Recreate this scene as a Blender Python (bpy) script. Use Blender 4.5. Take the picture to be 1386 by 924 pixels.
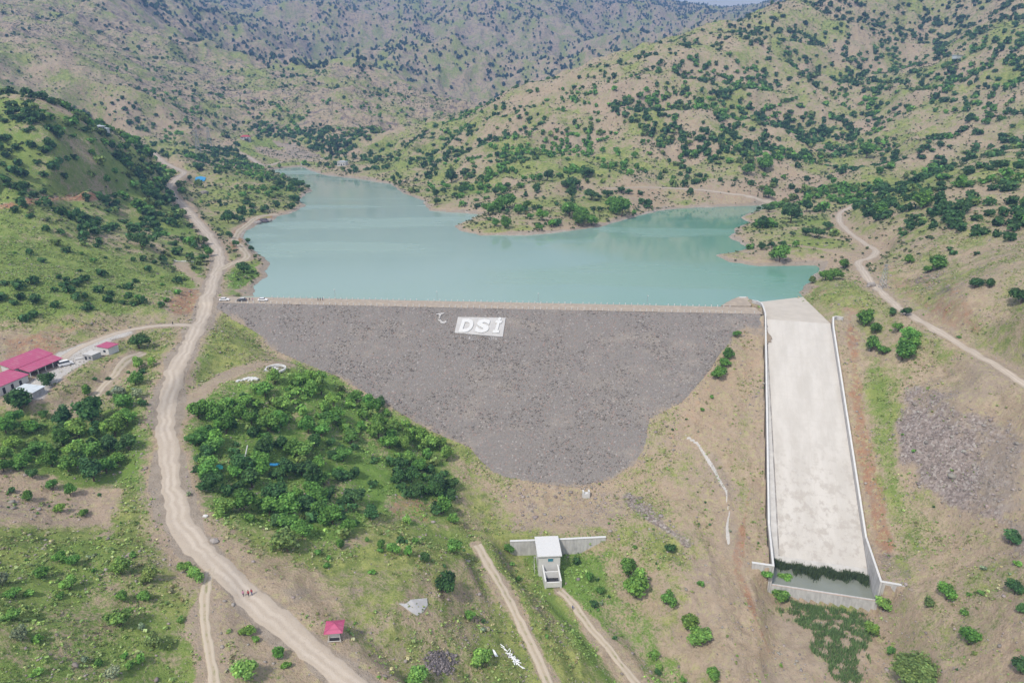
import bpy, bmesh, math, random
import numpy as np
from mathutils import Vector, Matrix
R = math.radians
SC = bpy.context.scene
COL = SC.collection
for _o in list(bpy.data.objects): bpy.data.objects.remove(_o)

# ------------------------------------------------------------------ camera
PITCH = R(20.0); CAMZ = 90.0; FPX = 924.0
cam_d = bpy.data.cameras.new('camera'); cam = bpy.data.objects.new('camera', cam_d); COL.objects.link(cam)
cam_d.sensor_width = 36.0; cam_d.lens = 36.0 * FPX / 1386.0
cam_d.clip_start = 1.0; cam_d.clip_end = 20000.0
cam.location = (0, 0, CAMZ); cam.rotation_euler = (R(90) - PITCH, 0, 0)
SC.camera = cam
# ------------------------------------------------------------------ sky and sun
SUN_EL, SUN_AZ = R(52), R(-142)        # azimuth measured from +Y towards +X
world = bpy.data.worlds.new('World'); SC.world = world; world.use_nodes = True
wn = world.node_tree; wn.nodes.clear()
sky = wn.nodes.new('ShaderNodeTexSky'); sky.sky_type = 'NISHITA'; sky.sun_disc = False
sky.sun_elevation = SUN_EL; sky.sun_rotation = SUN_AZ; sky.altitude = 1200; sky.dust_density = 3.0
tcw = wn.nodes.new('ShaderNodeTexCoord'); nzw = wn.nodes.new('ShaderNodeTexNoise')
nzw.inputs['Scale'].default_value = 2.2; nzw.inputs['Detail'].default_value = 6
wn.links.new(tcw.outputs['Generated'], nzw.inputs['Vector'])
rmp = wn.nodes.new('ShaderNodeValToRGB'); rmp.color_ramp.elements[0].position = .3; rmp.color_ramp.elements[1].position = .72
rmp.color_ramp.elements[0].color = (8.9, 8.9, 8.9, 1); rmp.color_ramp.elements[1].color = (11.4, 11.2, 11.0, 1)
wn.links.new(nzw.outputs['Fac'], rmp.inputs['Fac'])
mxw = wn.nodes.new('ShaderNodeMix'); mxw.data_type = 'RGBA'; mxw.inputs['Factor'].default_value = .84   # broken overcast
wn.links.new(sky.outputs[0], mxw.inputs['A']); wn.links.new(rmp.outputs[0], mxw.inputs['B'])
bg = wn.nodes.new('ShaderNodeBackground'); bg.inputs['Strength'].default_value = .09 #.10
wo = wn.nodes.new('ShaderNodeOutputWorld')
wn.links.new(mxw.outputs['Result'], bg.inputs['Color']); wn.links.new(bg.outputs[0], wo.inputs['Surface'])
sun_d = bpy.data.lights.new('sun', 'SUN'); sun = bpy.data.objects.new('sun', sun_d); COL.objects.link(sun)
sun_d.energy = 3.6; sun_d.angle = R(5); sun_d.color = (1.0, .94, .85)
sdir = Vector((math.sin(SUN_AZ) * math.cos(SUN_EL), math.cos(SUN_AZ) * math.cos(SUN_EL), math.sin(SUN_EL)))
sun.rotation_euler = sdir.to_track_quat('Z', 'Y').to_euler()
SC.view_settings.view_transform = 'Standard'; SC.view_settings.look = 'None'
SC.view_settings.gamma = 1.0; SC.view_settings.exposure = 0.42; SC.view_settings.use_curve_mapping = False
SC.cycles.max_bounces = 4; SC.cycles.diffuse_bounces = 2; SC.cycles.glossy_bounces = 2
SC.cycles.transmission_bounces = 2; SC.cycles.volume_bounces = 0; SC.cycles.transparent_max_bounces = 6
SC.cycles.use_adaptive_sampling = True

# ------------------------------------------------------------------ small maths
CP, SP = math.cos(PITCH), math.sin(PITCH)
def at(px, py, z):
    """point at height z that the photo shows at pixel px,py"""
    a = (py - 462) / FPX; b = (px - 693) / FPX
    t = (CAMZ - z) / (SP + a * CP)
    return (b * t, (CP - a * SP) * t, z)
def atY(px, py, Y):
    a = (py - 462) / FPX; b = (px - 693) / FPX
    t = Y / (CP - a * SP)
    return (b * t, Y, CAMZ - t * (SP + a * CP))
def proj(X, Y, Z):
    dz = CAMZ - Z
    t = Y * CP + dz * SP
    t = np.maximum(t, 1.0)
    return 693 + FPX * X / t, 462 + FPX * (-Y * SP + dz * CP) / t, t
def _h(ix, iy, seed):
    n = (ix * 374761393 + iy * 668265263 + seed * 974634777) & 0xFFFFFFFF
    n = ((n ^ (n >> 13)) * 1274126177) & 0xFFFFFFFF
    n = ((n ^ (n >> 16)) * 2246822519) & 0xFFFFFFFF
    return ((n ^ (n >> 15)) & 0xFFFFFF) / float(0xFFFFFF)
def vnoise(x, y, seed=0):
    x = np.asarray(x, float); y = np.asarray(y, float)
    xf = np.floor(x); yf = np.floor(y); fx = x - xf; fy = y - yf
    ix = xf.astype(np.int64); iy = yf.astype(np.int64)
    sx = fx * fx * fx * (fx * (fx * 6 - 15) + 10); sy = fy * fy * fy * (fy * (fy * 6 - 15) + 10)
    a = _h(ix, iy, seed); b = _h(ix + 1, iy, seed); c = _h(ix, iy + 1, seed); d = _h(ix + 1, iy + 1, seed)
    return (a * (1 - sx) + b * sx) * (1 - sy) + (c * (1 - sx) + d * sx) * sy
def fbm(x, y, sc, oct=4, seed=0, ridged=False):
    x = np.asarray(x, float) / sc; y = np.asarray(y, float) / sc
    s = 0; amp = 1; tot = 0; c, q = math.cos(.6), math.sin(.6)
    for o in range(oct):
        n = vnoise(x, y, seed + o * 17)
        if ridged: n = 1 - np.abs(2 * n - 1)
        s = s + n * amp; tot += amp; amp *= .5
        x, y = (x * c - y * q) * 2.03 + 3.1, (x * q + y * c) * 2.03 + 7.7
    return s / tot
def sst(a, b, x):
    t = np.clip((x - a) / (b - a), 0, 1); return t * t * (3 - 2 * t)
def seg_dist(X, Y, P, vals=None):
    """distance to polyline, and value interpolated along it"""
    best = np.full(X.shape, 1e9); bv = np.zeros(X.shape)
    for i in range(len(P) - 1):
        ax, ay = P[i][:2]; bx, by = P[i + 1][:2]
        dx, dy = bx - ax, by - ay; L2 = dx * dx + dy * dy + 1e-9
        t = np.clip(((X - ax) * dx + (Y - ay) * dy) / L2, 0, 1)
        d = np.hypot(X - ax - t * dx, Y - ay - t * dy)
        m = d < best
        best = np.where(m, d, best)
        if vals is not None: bv = np.where(m, vals[i] * (1 - t) + vals[i + 1] * t, bv)
    return best, bv
def poly_sd(X, Y, P):
    """signed distance, negative inside"""
    d, _ = seg_dist(X, Y, list(P) + [P[0]])
    ins = np.zeros(X.shape, bool); n = len(P); j = n - 1
    for i in range(n):
        xi, yi = P[i][:2]; xj, yj = P[j][:2]
        c = ((yi > Y) != (yj > Y)) & (X < (xj - xi) * (Y - yi) / ((yj - yi) if abs(yj - yi) > 1e-9 else 1e-9) + xi)
        ins ^= c; j = i
    return np.where(ins, -d, d)
def smooth_line(P, n=6):
    """Catmull-Rom through the points"""
    P = np.array(P, float); out = []
    Q = np.vstack([2 * P[0] - P[1], P, 2 * P[-1] - P[-2]])
    for i in range(1, len(Q) - 2):
        for k in range(n):
            t = k / n
            out.append(.5 * ((2 * Q[i]) + (-Q[i-1] + Q[i+1]) * t + (2*Q[i-1] - 5*Q[i] + 4*Q[i+1] - Q[i+2]) * t*t + (-Q[i-1] + 3*Q[i] - 3*Q[i+1] + Q[i+2]) * t**3))
    out.append(P[-1]); return np.array(out)

# ------------------------------------------------------------------ layout of the built things
WATER_Z = -3.0
def crest_y(X): return 294.5 - .07 * X           # centre line of the dam crest
CW = 5.0; DSL = .5; CN = 1 / math.hypot(1, .07)
def dam_d(X, Y): return (crest_y(X) - Y) * CN    # distance downstream of the centre line
def dam_z(X, Y): return -DSL * (dam_d(X, Y) - CW)
def at_dam(px, py):
    a = (py - 462) / FPX; b = (px - 693) / FPX
    dx, dy, dz = b, CP - a * SP, -(SP + a * CP)
    # CAMZ+dz t = -DSL*((294.5-.07 dx t - dy t)*CN - CW)
    t = (CAMZ + DSL * (294.5 * CN - CW)) / (-dz + DSL * CN * (.07 * dx + dy))
    return (dx * t, dy * t, CAMZ + dz * t)
DAM_PX = [(300,412),(306,424),(325,437),(356,455),(367,471),(403,487),(455,508),(520,545),(560,569),(591,586),(635,605),(652,624),(668,638),(712,650),(775,659),(828,648),(862,622),(873,600),(880,566),(924,543),(946,518),(963,498),(976,474),(993,450),(1008,441),(1032,446),(1032,423)]
DAM_XY = [at_dam(*p)[:2] for p in DAM_PX[1:-1]]
DAM_XY = [(-134, crest_y(-134) + 3)] + [(-134, crest_y(-134) - 8)] + DAM_XY[0:] + [(106.5, crest_y(106.5) - 7), (107.5, crest_y(107.5) + 3)]
# full footprint incl. crest and wet slope
DAM_ALL = DAM_XY[1:-1] + [(109.5, crest_y(109.5) - 5), (109.5, crest_y(109.5) + 16), (-132, crest_y(-132) + 16), (-134, crest_y(-134) - 5)]
# spillway frame
ST = np.array((110.5, 283.0)); SD = np.array((-.24, -.9708)); SA = np.array((.9708, -.24)); SW = 26.3; SL = 103.0; SE = 115.5
def sp_xy(s, w): p = ST + SD * s + SA * w; return float(p[0]), float(p[1])
def sp_sw(X, Y): return (X - ST[0]) * SD[0] + (Y - ST[1]) * SD[1], (X - ST[0]) * SA[0] + (Y - ST[1]) * SA[1]
def wl_(s): return -3.1 * np.clip(s, 0, SE) / SE
def sp_floor(s): return np.where(s < 0, -2.6, np.where(s < SL, -2.6 - 47.4 / SL * s, -54.0))
def sp_wall(s): return np.interp(s, [-20, -4, 0, 95, SE, 200], [.6, .6, -.2, -43.8, -45.2, -45.2])
LAKE_PX = [(345,402),(338,397),(345,385),(359,376),(363,358),(361,353),(349,343),(338,332),(329,321.5),(334,313),(345.6,306),(353,303),(370.5,297.7),(375,293),(396,288),(414,279),(405,269.6),(422,257.7),(418,251),(405,247),(388,238),(374,235),(364,231),(388,227),(409.5,225.5),(418,230.6),(440,237),(480,241.5),(527,249),(547,262),(571,270),(581,285),(651,290.3),(636,298),(612,306.6),(625,313),(651,318.5),(716,318.5),(776.5,312),(809,307.7),(860,293.6),(890,285.5),(920,282),(1006,279),(1050,277.6),(1068,277.6),(1048,281),(1024,285.5),(1001,294),(1015,301.7),(996,309),(989,322),(1015,337),(970,346),(985,354.7),(1024,359.5),(1104,360),(1109,365.5),(1093,383),(1082,396),(1069,402),(1030,408),(1011,405.6),(996,403.5),(978,413)]
LAKE = [at(x, y, WATER_Z)[:2] for x, y in LAKE_PX]
LAKE = LAKE + [(94, crest_y(94) + 8), (-108, crest_y(-108) + 8)]
LAKE_S = LAKE
def road(P, w): 
    L = smooth_line([at(x, y, z) for x, y, z in P]); return (L, w)
ROADS = {
 'road': road([(205,206,25),(222,220,20),(243,230,14.5),(249,234,13),(238,243,11.5),(230,253,10),(236,266,8),(250,280,6),(264,297,4.5),(282,317,2.5),(293,335,1.5),(296,355,1),(290,376,.6),(281,400,0),(274,422,-.5),(262,450,-1.5),(248,478,-2.8),(234,507,-4),(227,535,-5.5),(224,565,-7),(227,600,-8.5),(230,640,-10),(235,675,-11),(248,710,-12),(270,742,-13),(300,775,-14),(340,812,-15.2),(385,850,-16.6),(430,888,-18),(475,926,-19.4),(540,985,-21.5)], 6.6),
 'access_road': road([(270,436,-.9),(240,437,-1),(200,441,-1),(160,450,-1.1),(125,463,-1.2),(95,478,-1.2),(60,505,-1.6)], 4.6),
 'lay_by': road([(276,385,.6),(262,375,1.2),(250,364,2),(244,357,2.6)], 4.5),
 'shore_track': road([(292,368,.8),(315,356,.4),(334,347,.3),(328,333,.3),(318,325,.2),(322,312,-.2),(333,303,-.6),(352,293,-1),(375,289,-1.6)], 5.0),
 'hill_track': road([(1180,268,14),(1150,281,9),(1136,290,7.5),(1138,302,6.5),(1150,315,5.5),(1170,329,5),(1186,339,4.6),(1178,348,4.6),(1163,352,4.4),(1172,372,4),(1190,392,3.6),(1212,412,3.2),(1245,434,2.6),(1290,460,2),(1330,483,1.4),(1390,522,.6),(1450,560,0)], 4.4),
 'side_track': road([(1165,345,4.4),(1140,340,3.6),(1100,335,2.2),(1060,331,1)], 3.0),
 'valley_track': road([(645,738,-37),(665,770,-38.5),(688,812,-40),(712,858,-41.5),(745,930,-43.5),(760,970,-44.5)], 3.3),
 'stream_track': road([(757,797,-49),(780,822,-50.5),(805,855,-52),(835,892,-53.8),(868,930,-55.5),(890,965,-57)], 3.0),
 'field_track': road([(283,770,-13),(278,800,-13.2),(277,840,-13.8),(283,880,-14.6),(292,930,-15.6),(296,960,-16)], 2.6),
 'grove_track': road([(236,568,-8.2),(258,545,-8.5),(285,520,-8.2),(310,505,-8),(345,490,-7.8),(385,482,-8.2)], 5.0),
 'far_track': road([(130,170,46),(170,182,36),(205,190,28),(250,196,22),(300,199,16),(335,212,8),(357,224,1.5),(385,219,1),(420,218,1),(450,212,2.5)], 6.0),
 'terrace_track': road([(193,478,-3.5),(165,500,-4.5),(140,522,-5.5),(122,545,-6.5)], 3.4),
 'contour_track': road([(820,255,12),(870,253,11),(930,254,10.5),(1000,257,9.5),(1060,259,9),(1090,259,10)], 3.6),
 'upper_track': road([(-30,281,36),(30,270,35),(80,268,31),(135,265,27),(170,268,22)], 4.0),
}

# ------------------------------------------------------------------ terrain control points
CT = []
def cz(*L):
    for x, y, z in L: CT.append(at(x, y, z))
def cY(*L):
    for x, y, Y in L: CT.append(atY(x, y, Y))
def cw(*L): CT.extend(L)
cY((0,162,450),(60,176,444),(130,198,480),(200,222,560),(0,300,330),(100,300,370),(200,330,372),(0,400,265),(100,415,268),(215,405,290),(0,445,248),(0,225,370),(100,235,430),(180,270,470),(60,350,310),(160,370,318))
cz((60,490,-1.2),(20,530,-2),(100,470,-1.2),(140,450,-.6),(120,500,-2),(150,560,-8),(30,570,-6),(100,620,-9),(60,680,-8),(0,600,-5),(170,640,-10),(170,700,-11),(0,700,-5),(0,800,-3),(100,850,-7),(200,800,-11),(100,760,-8),(240,880,-14),(0,924,-4),(120,924,-9),(-120,600,3),(-120,800,4),(-150,500,8),(330,870,-15.6),(380,905,-17),(0,500,-1.6))
cw((-250,120,16),(-330,220,45),(-380,320,85),(-480,400,130),(-420,580,52),(-310,600,45),(-520,720,75),(-200,60,8),(-60,50,-8),(0,50,-18),(100,50,-40),(-620,600,150))
cz((262,600,-9.5),(300,560,-9),(330,700,-15),(400,800,-17.5),(453,850,-19.5),(560,890,-27),(560,820,-24),(600,760,-27),(520,780,-22),(450,720,-21),(400,640,-18),(350,560,-12),(300,490,-6.5),(320,450,-3),(370,510,-8.5),(440,560,-17),(500,600,-24),(500,680,-27),(560,660,-31),(560,720,-30),(620,700,-37),(620,660,-36.5),(640,740,-37),(610,780,-30),(640,830,-36),(300,740,-13.5),(480,900,-21))
cz((700,700,-41.5),(740,690,-41.5),(800,700,-41.5),(690,728,-43),(760,720,-42.5),(680,850,-39.5),(720,840,-42),(650,924,-37),(600,924,-32),(740,800,-48),(820,860,-53.5),(790,770,-49.5),(860,905,-56),(900,900,-57),(850,800,-50),(850,700,-41.5),(880,750,-44),(930,700,-40.5),(930,640,-36),(980,560,-25),(1000,490,-13),(1005,600,-30),(1010,700,-41.5),(990,760,-47),(900,830,-50.5),(960,860,-51),(1000,900,-52.5),(1030,815,-51),(1110,850,-57),(1130,924,-60),(1060,905,-57.5),(1160,880,-57.5),(1200,850,-52),(1205,815,-48),(1050,850,-54.5),(860,650,-39.5))
cz((1200,750,-43),(1180,600,-27),(1165,520,-16),(1150,450,-5),(1250,500,-7),(1215,460,-2),(1300,700,-30),(1386,700,-21),(1250,620,-24),(1320,600,-15),(1386,600,-9),(1310,530,-5),(1386,800,-27),(1386,924,-34),(1280,850,-43),(1250,924,-50),(1480,700,-10),(1500,900,-20),(1240,700,-36))
cY((1386,440,222),(1300,400,262),(1386,340,290),(1386,260,390),(1250,272,420),(1180,268,500),(1250,300,395),(1300,300,358),(1200,330,385),(1230,380,315),(1500,400,220),(1500,300,330))
cz((1060,320,2.5),(1100,300,4.5),(1030,351,-1),(1080,345,.5),(1110,340,2),(1050,290,1.5),(1030,300,0),(1130,390,5),(1140,375,4.5),(1110,405,1),(1145,420,1.5),(1010,400,-1.5),(1120,360,2),(800,290,2),(720,300,1.5),(660,304,.5),(770,262,8),(690,270,5),(840,270,6),(920,272,2),(1000,270,3),(1060,266,5))
cw((290,560,14),(240,640,8),(330,620,26),(420,560,48))
cY((900,250,640),(800,235,635),(700,240,665),(600,248,735),(1100,250,640),(1250,245,600))
cz((540,238,3),(480,228,2),(620,275,2))
cY((480,205,1000),(560,190,980),(640,160,980),(720,125,980),(800,95,1000),(900,60,1050),(1000,40,1100),(1060,20,1150),(1130,0,1200),(1180,-40,1300),
   (700,200,780),(800,180,800),(900,150,820),(900,200,720),(1000,150,850),(1000,215,700),(1100,100,1000),(1100,180,815),(1200,200,735),(1200,100,1060),(1300,200,650),(1386,200,560),(1300,100,850),(1386,100,750),(1386,0,1000),(1250,0,1250),(1250,60,1150),(1386,50,870),(600,200,870),(1500,100,700),(1500,-60,1000),(1380,-80,1350),(640,225,730),(540,215,890))
cw((40,1350,55),(-20,1250,45),(260,1500,90),(-200,1200,18),(560,1700,150),(900,1900,230),(1300,1300,330),(1500,2000,350),(480,1500,130))
cz((332,190,20),(450,214,3),(300,215,9),(262,226,14),(380,260,2.5),(330,262,6),(300,240,9.5),(335,283,2),(200,192,28),(250,200,20),(100,176,50),(300,320,2.2),(310,345,1.5),(345,360,-1),(340,385,-1),(320,395,-.3),(395,275,-.5),(400,256,0),(430,228,-.5),(463,225,1.5),(395,216,2.5),(360,222,1.5),(400,200,12),(280,270,5.5))
cY((0,100,1000),(100,120,1050),(0,20,1350),(160,0,1600),(200,80,1350),(250,40,1700),(400,90,1600),(500,108,1550),(620,132,1500),(690,140,1450),(300,120,1350),(400,140,1300),(500,150,1250),(600,160,1200),(400,180,1150),(300,160,1180),(150,140,1020),(520,180,1120),(450,190,1090),(0,-60,1700),(-150,100,1000),(-150,0,1500),(60,60,1180))
cw((900,5100,330),(1300,5100,330),(1700,5000,330),(2200,4900,330))
cw((-620,2050,110),(-350,2000,75),(-80,1900,50),(120,1800,60),(-900,2300,250),(300,2100,110))
cY((300,0,3300),(500,0,3700),(400,50,2900),(600,80,2400),(600,40,3000),(480,70,2500),(800,50,3000),(800,0,3900),(700,110,2050),(780,90,2400),(700,60,2700),(900,16,3900),(915,3,4200),(940,7,4250),(990,12,4300),(1045,5,4300),(860,60,2900),(940,40,3300),(300,-60,4000),(500,-90,4400),(700,-70,4500),(820,-25,4400),(1100,-15,4400),(1250,-50,4400),(100,-60,3200),(1000,30,3700))
CT = np.array(CT)

# ------------------------------------------------------------------ terrain grid
KU, KV = 1150, 1330
U = np.linspace(-.95, .95, KU); V0, V1 = math.log(140.), math.log(5300.)
Vv = np.linspace(V0, V1, KV)
GU, GV = np.meshgrid(U, Vv); RR = np.exp(GV); GY = RR - 80; GX = GU * RR
def rbf_fit(P):
    u = P[:, 0] / (P[:, 1] + 80); v = np.log(P[:, 1] + 80)
    h = (P[:, 2] - 90) / (P[:, 1] + 80)
    n = len(P)
    d2 = (u[:, None] - u) ** 2 + (v[:, None] - v) ** 2
    K = .5 * d2 * np.log(d2 + 1e-12) + np.eye(n) * 2e-5
    A = np.zeros((n + 3, n + 3)); A[:n, :n] = K
    A[:n, n] = 1; A[:n, n+1] = u; A[:n, n+2] = v; A[n:, :n] = A[:n, n:].T
    w = np.linalg.solve(A, np.concatenate([h, np.zeros(3)]))
    return u, v, w
extra = []
for nm, (L, w) in ROADS.items(): extra += [tuple(p) for p in L[::6]]
for p in DAM_XY[1:-1]: extra.append((p[0], p[1], float(dam_z(p[0], p[1])) + .2))
P_ALL = np.array([tuple(p) for p in CT] + extra)
keep = []
for i, p in enumerate(P_ALL):       # drop near-coincident points
    ok = True
    for j in keep:
        q = P_ALL[j]
        if math.hypot(p[0] - q[0], p[1] - q[1]) < .008 * (p[1] + 80): ok = False; break
    if ok: keep.append(i)
P_ALL = P_ALL[keep]
ru, rv, rw = rbf_fit(P_ALL)
# evaluate on a coarse regular grid, then upsample (bicubic-like via two linear passes on a fine enough grid)
cu = np.linspace(-.95, .95, 330); cv = np.linspace(V0, V1, 380)
CU, CV = np.meshgrid(cu, cv); H = rw[-3] + rw[-2] * CU + rw[-1] * CV
for k in range(len(ru)):
    d2 = (CU - ru[k]) ** 2 + (CV - rv[k]) ** 2
    H += rw[k] * .5 * d2 * np.log(d2 + 1e-12)
def upsample(H, cu, cv, U, V):
    T = np.empty((len(V), H.shape[1]))
    for j in range(H.shape[1]): T[:, j] = np.interp(V, cv, H[:, j])
    O = np.empty((len(V), len(U)))
    for i in range(len(V)): O[i] = np.interp(U, cu, T[i])
    return O
GZ = 90 + upsample(H, cu, cv, U, Vv) * RR
GZ0 = GZ.copy()
# natural relief
a2 = sst(330, 800, GY); a3 = sst(1000, 2600, GY)
dlake = poly_sd(GX, GY, LAKE)
off = sst(5, 120, dlake)
up = GY > crest_y(GX)
GZ += (fbm(GX, GY, 14, 4, 3) - .5) * 1.6
GZ += (fbm(GX, GY, 85, 5, 11, True) - .62) * 34 * a2 * off
GZ += (fbm(GX, GY, 620, 5, 29, True) - .6) * 360 * a3 * (1 - sst(3300, 3900, GY))
GZ += (fbm(GX, GY, 11, 4, 47, True) - .6) * 2.2 * (1 - sst(380, 600, GY))
GZ += (fbm(GX, GY, 35, 3, 41, True) - .6) * 2.5 * sst(0, 40, np.abs(GX + 20)) * off
# roads cut into the slope
for nm, (L, w) in ROADS.items():
    x0, x1 = L[:, 0].min() - 40, L[:, 0].max() + 40; y0, y1 = L[:, 1].min() - 40, L[:, 1].max() + 40
    m = (GX > x0) & (GX < x1) & (GY > y0) & (GY < y1)
    d, z = seg_dist(GX[m], GY[m], L, L[:, 2])
    hw = w / 2 + 1.2
    wgt = 1 - sst(hw, hw + 5 + w * .5, d)
    GZ[m] = GZ[m] * (1 - wgt) + z * wgt
# yard pad of the farm and the levelled pads
def pad(X, Y, r, z, blend=8):
    global GZ
    m = np.abs(GX - X) + np.abs(GY - Y) < 3 * (r + blend)
    d = np.hypot(GX[m] - X, GY[m] - Y); w = 1 - sst(r, r + blend, d)
    GZ[m] = GZ[m] * (1 - w) + z * w
pad(-164, 219, 14, -1.2); pad(-154, 235, 9, -1.2); pad(-157, 203, 6, -2.4, 5)
# lake bed and shore
shore_n = (fbm(GX, GY, 10, 3, 55) - .5) * 5 * sst(300, 330, GY)
dl = dlake + shore_n
inside = dl < 0
farfac = np.clip(1.2 - GY / 900, .25, 1)
Zout = WATER_Z + .12 + .16 * dl
wsh = np.where(up, np.exp(-np.maximum(dl, 0) / 14.0), 0)
GZ = np.where(inside, WATER_Z - .05 - np.minimum(9, -.4 * dl), np.where(up & (dl < 60), np.maximum(GZ * (1 - wsh) + Zout * wsh, WATER_Z + .1 + .03 * dl), GZ))
# dam footprint: the ground meets the rock fill face
dd = poly_sd(GX, GY, DAM_ALL)
zf = np.where(dam_d(GX, GY) > CW, dam_z(GX, GY), 0)
near = (np.abs(dd) < 60) & (GY < crest_y(GX) + 4)
wd = np.exp(-np.maximum(dd - .5, 0) / 9.0)
GZ = np.where(near & (dd > 0), GZ * (1 - wd) + (zf + .15 + .06 * dd) * wd, GZ)
GZ = np.where((dd <= 0), np.minimum(GZ, np.where(dam_d(GX, GY) < -CW, -7 + 0 * GZ, zf)) - np.minimum(3, 1.2 * -dd), GZ)
# spillway trench
ss, sw = sp_sw(GX, GY)
o = np.maximum(-(sw - wl_(ss)) - .7, sw - SW - .7)                 # distance outside the walls
ins = (o < .25) & (ss > -26) & (ss < SE + .3)
side = (o >= .25) & (ss > -14) & (ss < SE + 1.2) & (o < 40)
ws = np.exp(-np.maximum(o - 1, 0) / 8.0) * sst(-14, -4, ss)
ws = np.where(sw < 0, np.where(dam_d(GX, GY) < 12, 0, ws), ws)
GZ = np.where(side, GZ * (1 - ws) + (sp_wall(ss) - .7) * ws, GZ)
GZ += (fbm(GX * 1.0, GY * .45, 7, 4, 49, True) - .6) * 1.5 * (1 - sst(300, 420, GY)) * sst(-60, 0, GX) * np.where((o > 2) & (dd > 3), 1, 0)
GZ = np.where(ins & (ss > -2), np.minimum(GZ, sp_floor(ss + 1.0) - 1.0), GZ)
def apron_z(s, w): return WATER_Z + .4 * (1 + s / (28 + .667 * w))
def apron_w(s): return SW + .12 * np.minimum(s, 0)
ap = (ss > -50) & (ss <= -1) & (sw > -1) & (sw < apron_w(ss) + .3)
GZ = np.where(ap, np.minimum(np.maximum(GZ, apron_z(ss, np.clip(sw, 0, 30)) - .9), apron_z(ss, np.clip(sw, 0, 30)) - .25), GZ)
sidea = (ss > -50) & (ss <= -1) & (sw >= apron_w(ss) + .3) & (sw < SW + 25)
oa = sw - apron_w(ss) - .3; wa = np.exp(-np.maximum(oa, 0) / 7)
GZ = np.where(sidea, GZ * (1 - wa) + (WATER_Z + .45 + .25 * oa) * wa, GZ)
# plunge area below the end sill
oc = np.maximum(np.maximum(-1 - sw, sw - SW + 1), 0)
pl = (ss >= SE + .3) & (ss < SE + 60)
wp = (1 - sst(0, 9, oc)) * (1 - sst(20, 50, ss - SE))
GZ = np.where(pl, GZ * (1 - wp) + (-56.3 - .04 * (ss - SE) + (fbm(GX, GY, 5, 3, 71) - .5) * 1.2) * wp, GZ)
# ground retained by the headwall of the valve house
VX, VY = at(742, 762, -46)[:2]
hx = GX - VX; hy = GY - 182.0
m = (np.abs(hx) < 24) & (hy < .6) & (hy > -26)
wv = (1 - sst(9, 20, np.abs(hx + .22 * hy))) * (1 - sst(14, 26, -hy))
GZ = np.where(m, GZ * (1 - wv) + (-48.9 - .05 * np.abs(hy)) * wv, GZ)
m2 = (np.abs(hx) < 30) & (hy >= .6) & (hy < 22)
wv2 = (1 - sst(16, 30, np.abs(hx))) * (1 - sst(10, 22, hy))
GZ = np.where(m2, GZ * (1 - wv2) + (-43.1 + .02 * hy) * wv2, GZ)

GPX, GPY, GT = proj(GX, GY, GZ)
def zat(X, Y):
    X = np.asarray(X, float); Y = np.asarray(Y, float)
    u = np.clip((X / (Y + 80) + .95) / 1.9 * (KU - 1), 0, KU - 1.001); v = np.clip((np.log(np.maximum(Y + 80, 140.01)) - V0) / (V1 - V0) * (KV - 1), 0, KV - 1.001)
    i = v.astype(int); j = u.astype(int); fv = v - i; fu = u - j
    return (GZ[i, j] * (1 - fu) + GZ[i, j+1] * fu) * (1 - fv) + (GZ[i+1, j] * (1 - fu) + GZ[i+1, j+1] * fu) * fv
def hit(px, py):
    """first point of the ground along the rays of these photo pixels"""
    px = np.atleast_1d(np.asarray(px, float)); py = np.atleast_1d(np.asarray(py, float))
    a = (py - 462) / FPX; b = (px - 693) / FPX
    dx, dy, dz = b, CP - a * SP, -(SP + a * CP)
    T = np.exp(np.linspace(math.log(100.), math.log(4600.), 900))
    found = np.zeros(len(px), bool); tt = np.full(len(px), 4500.0); prev = None; pt = T[0]
    for t in T:
        g = CAMZ + dz * t - zat(dx * t, dy * t)
        if prev is not None:
            m = (~found) & (g < 0)
            f = prev / (prev - g + 1e-9)
            tt = np.where(m, pt + (t - pt) * np.clip(f, 0, 1), tt); found |= m
        prev = g; pt = t
    X, Y = dx * tt, dy * tt
    return X, Y, zat(X, Y), tt
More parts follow.
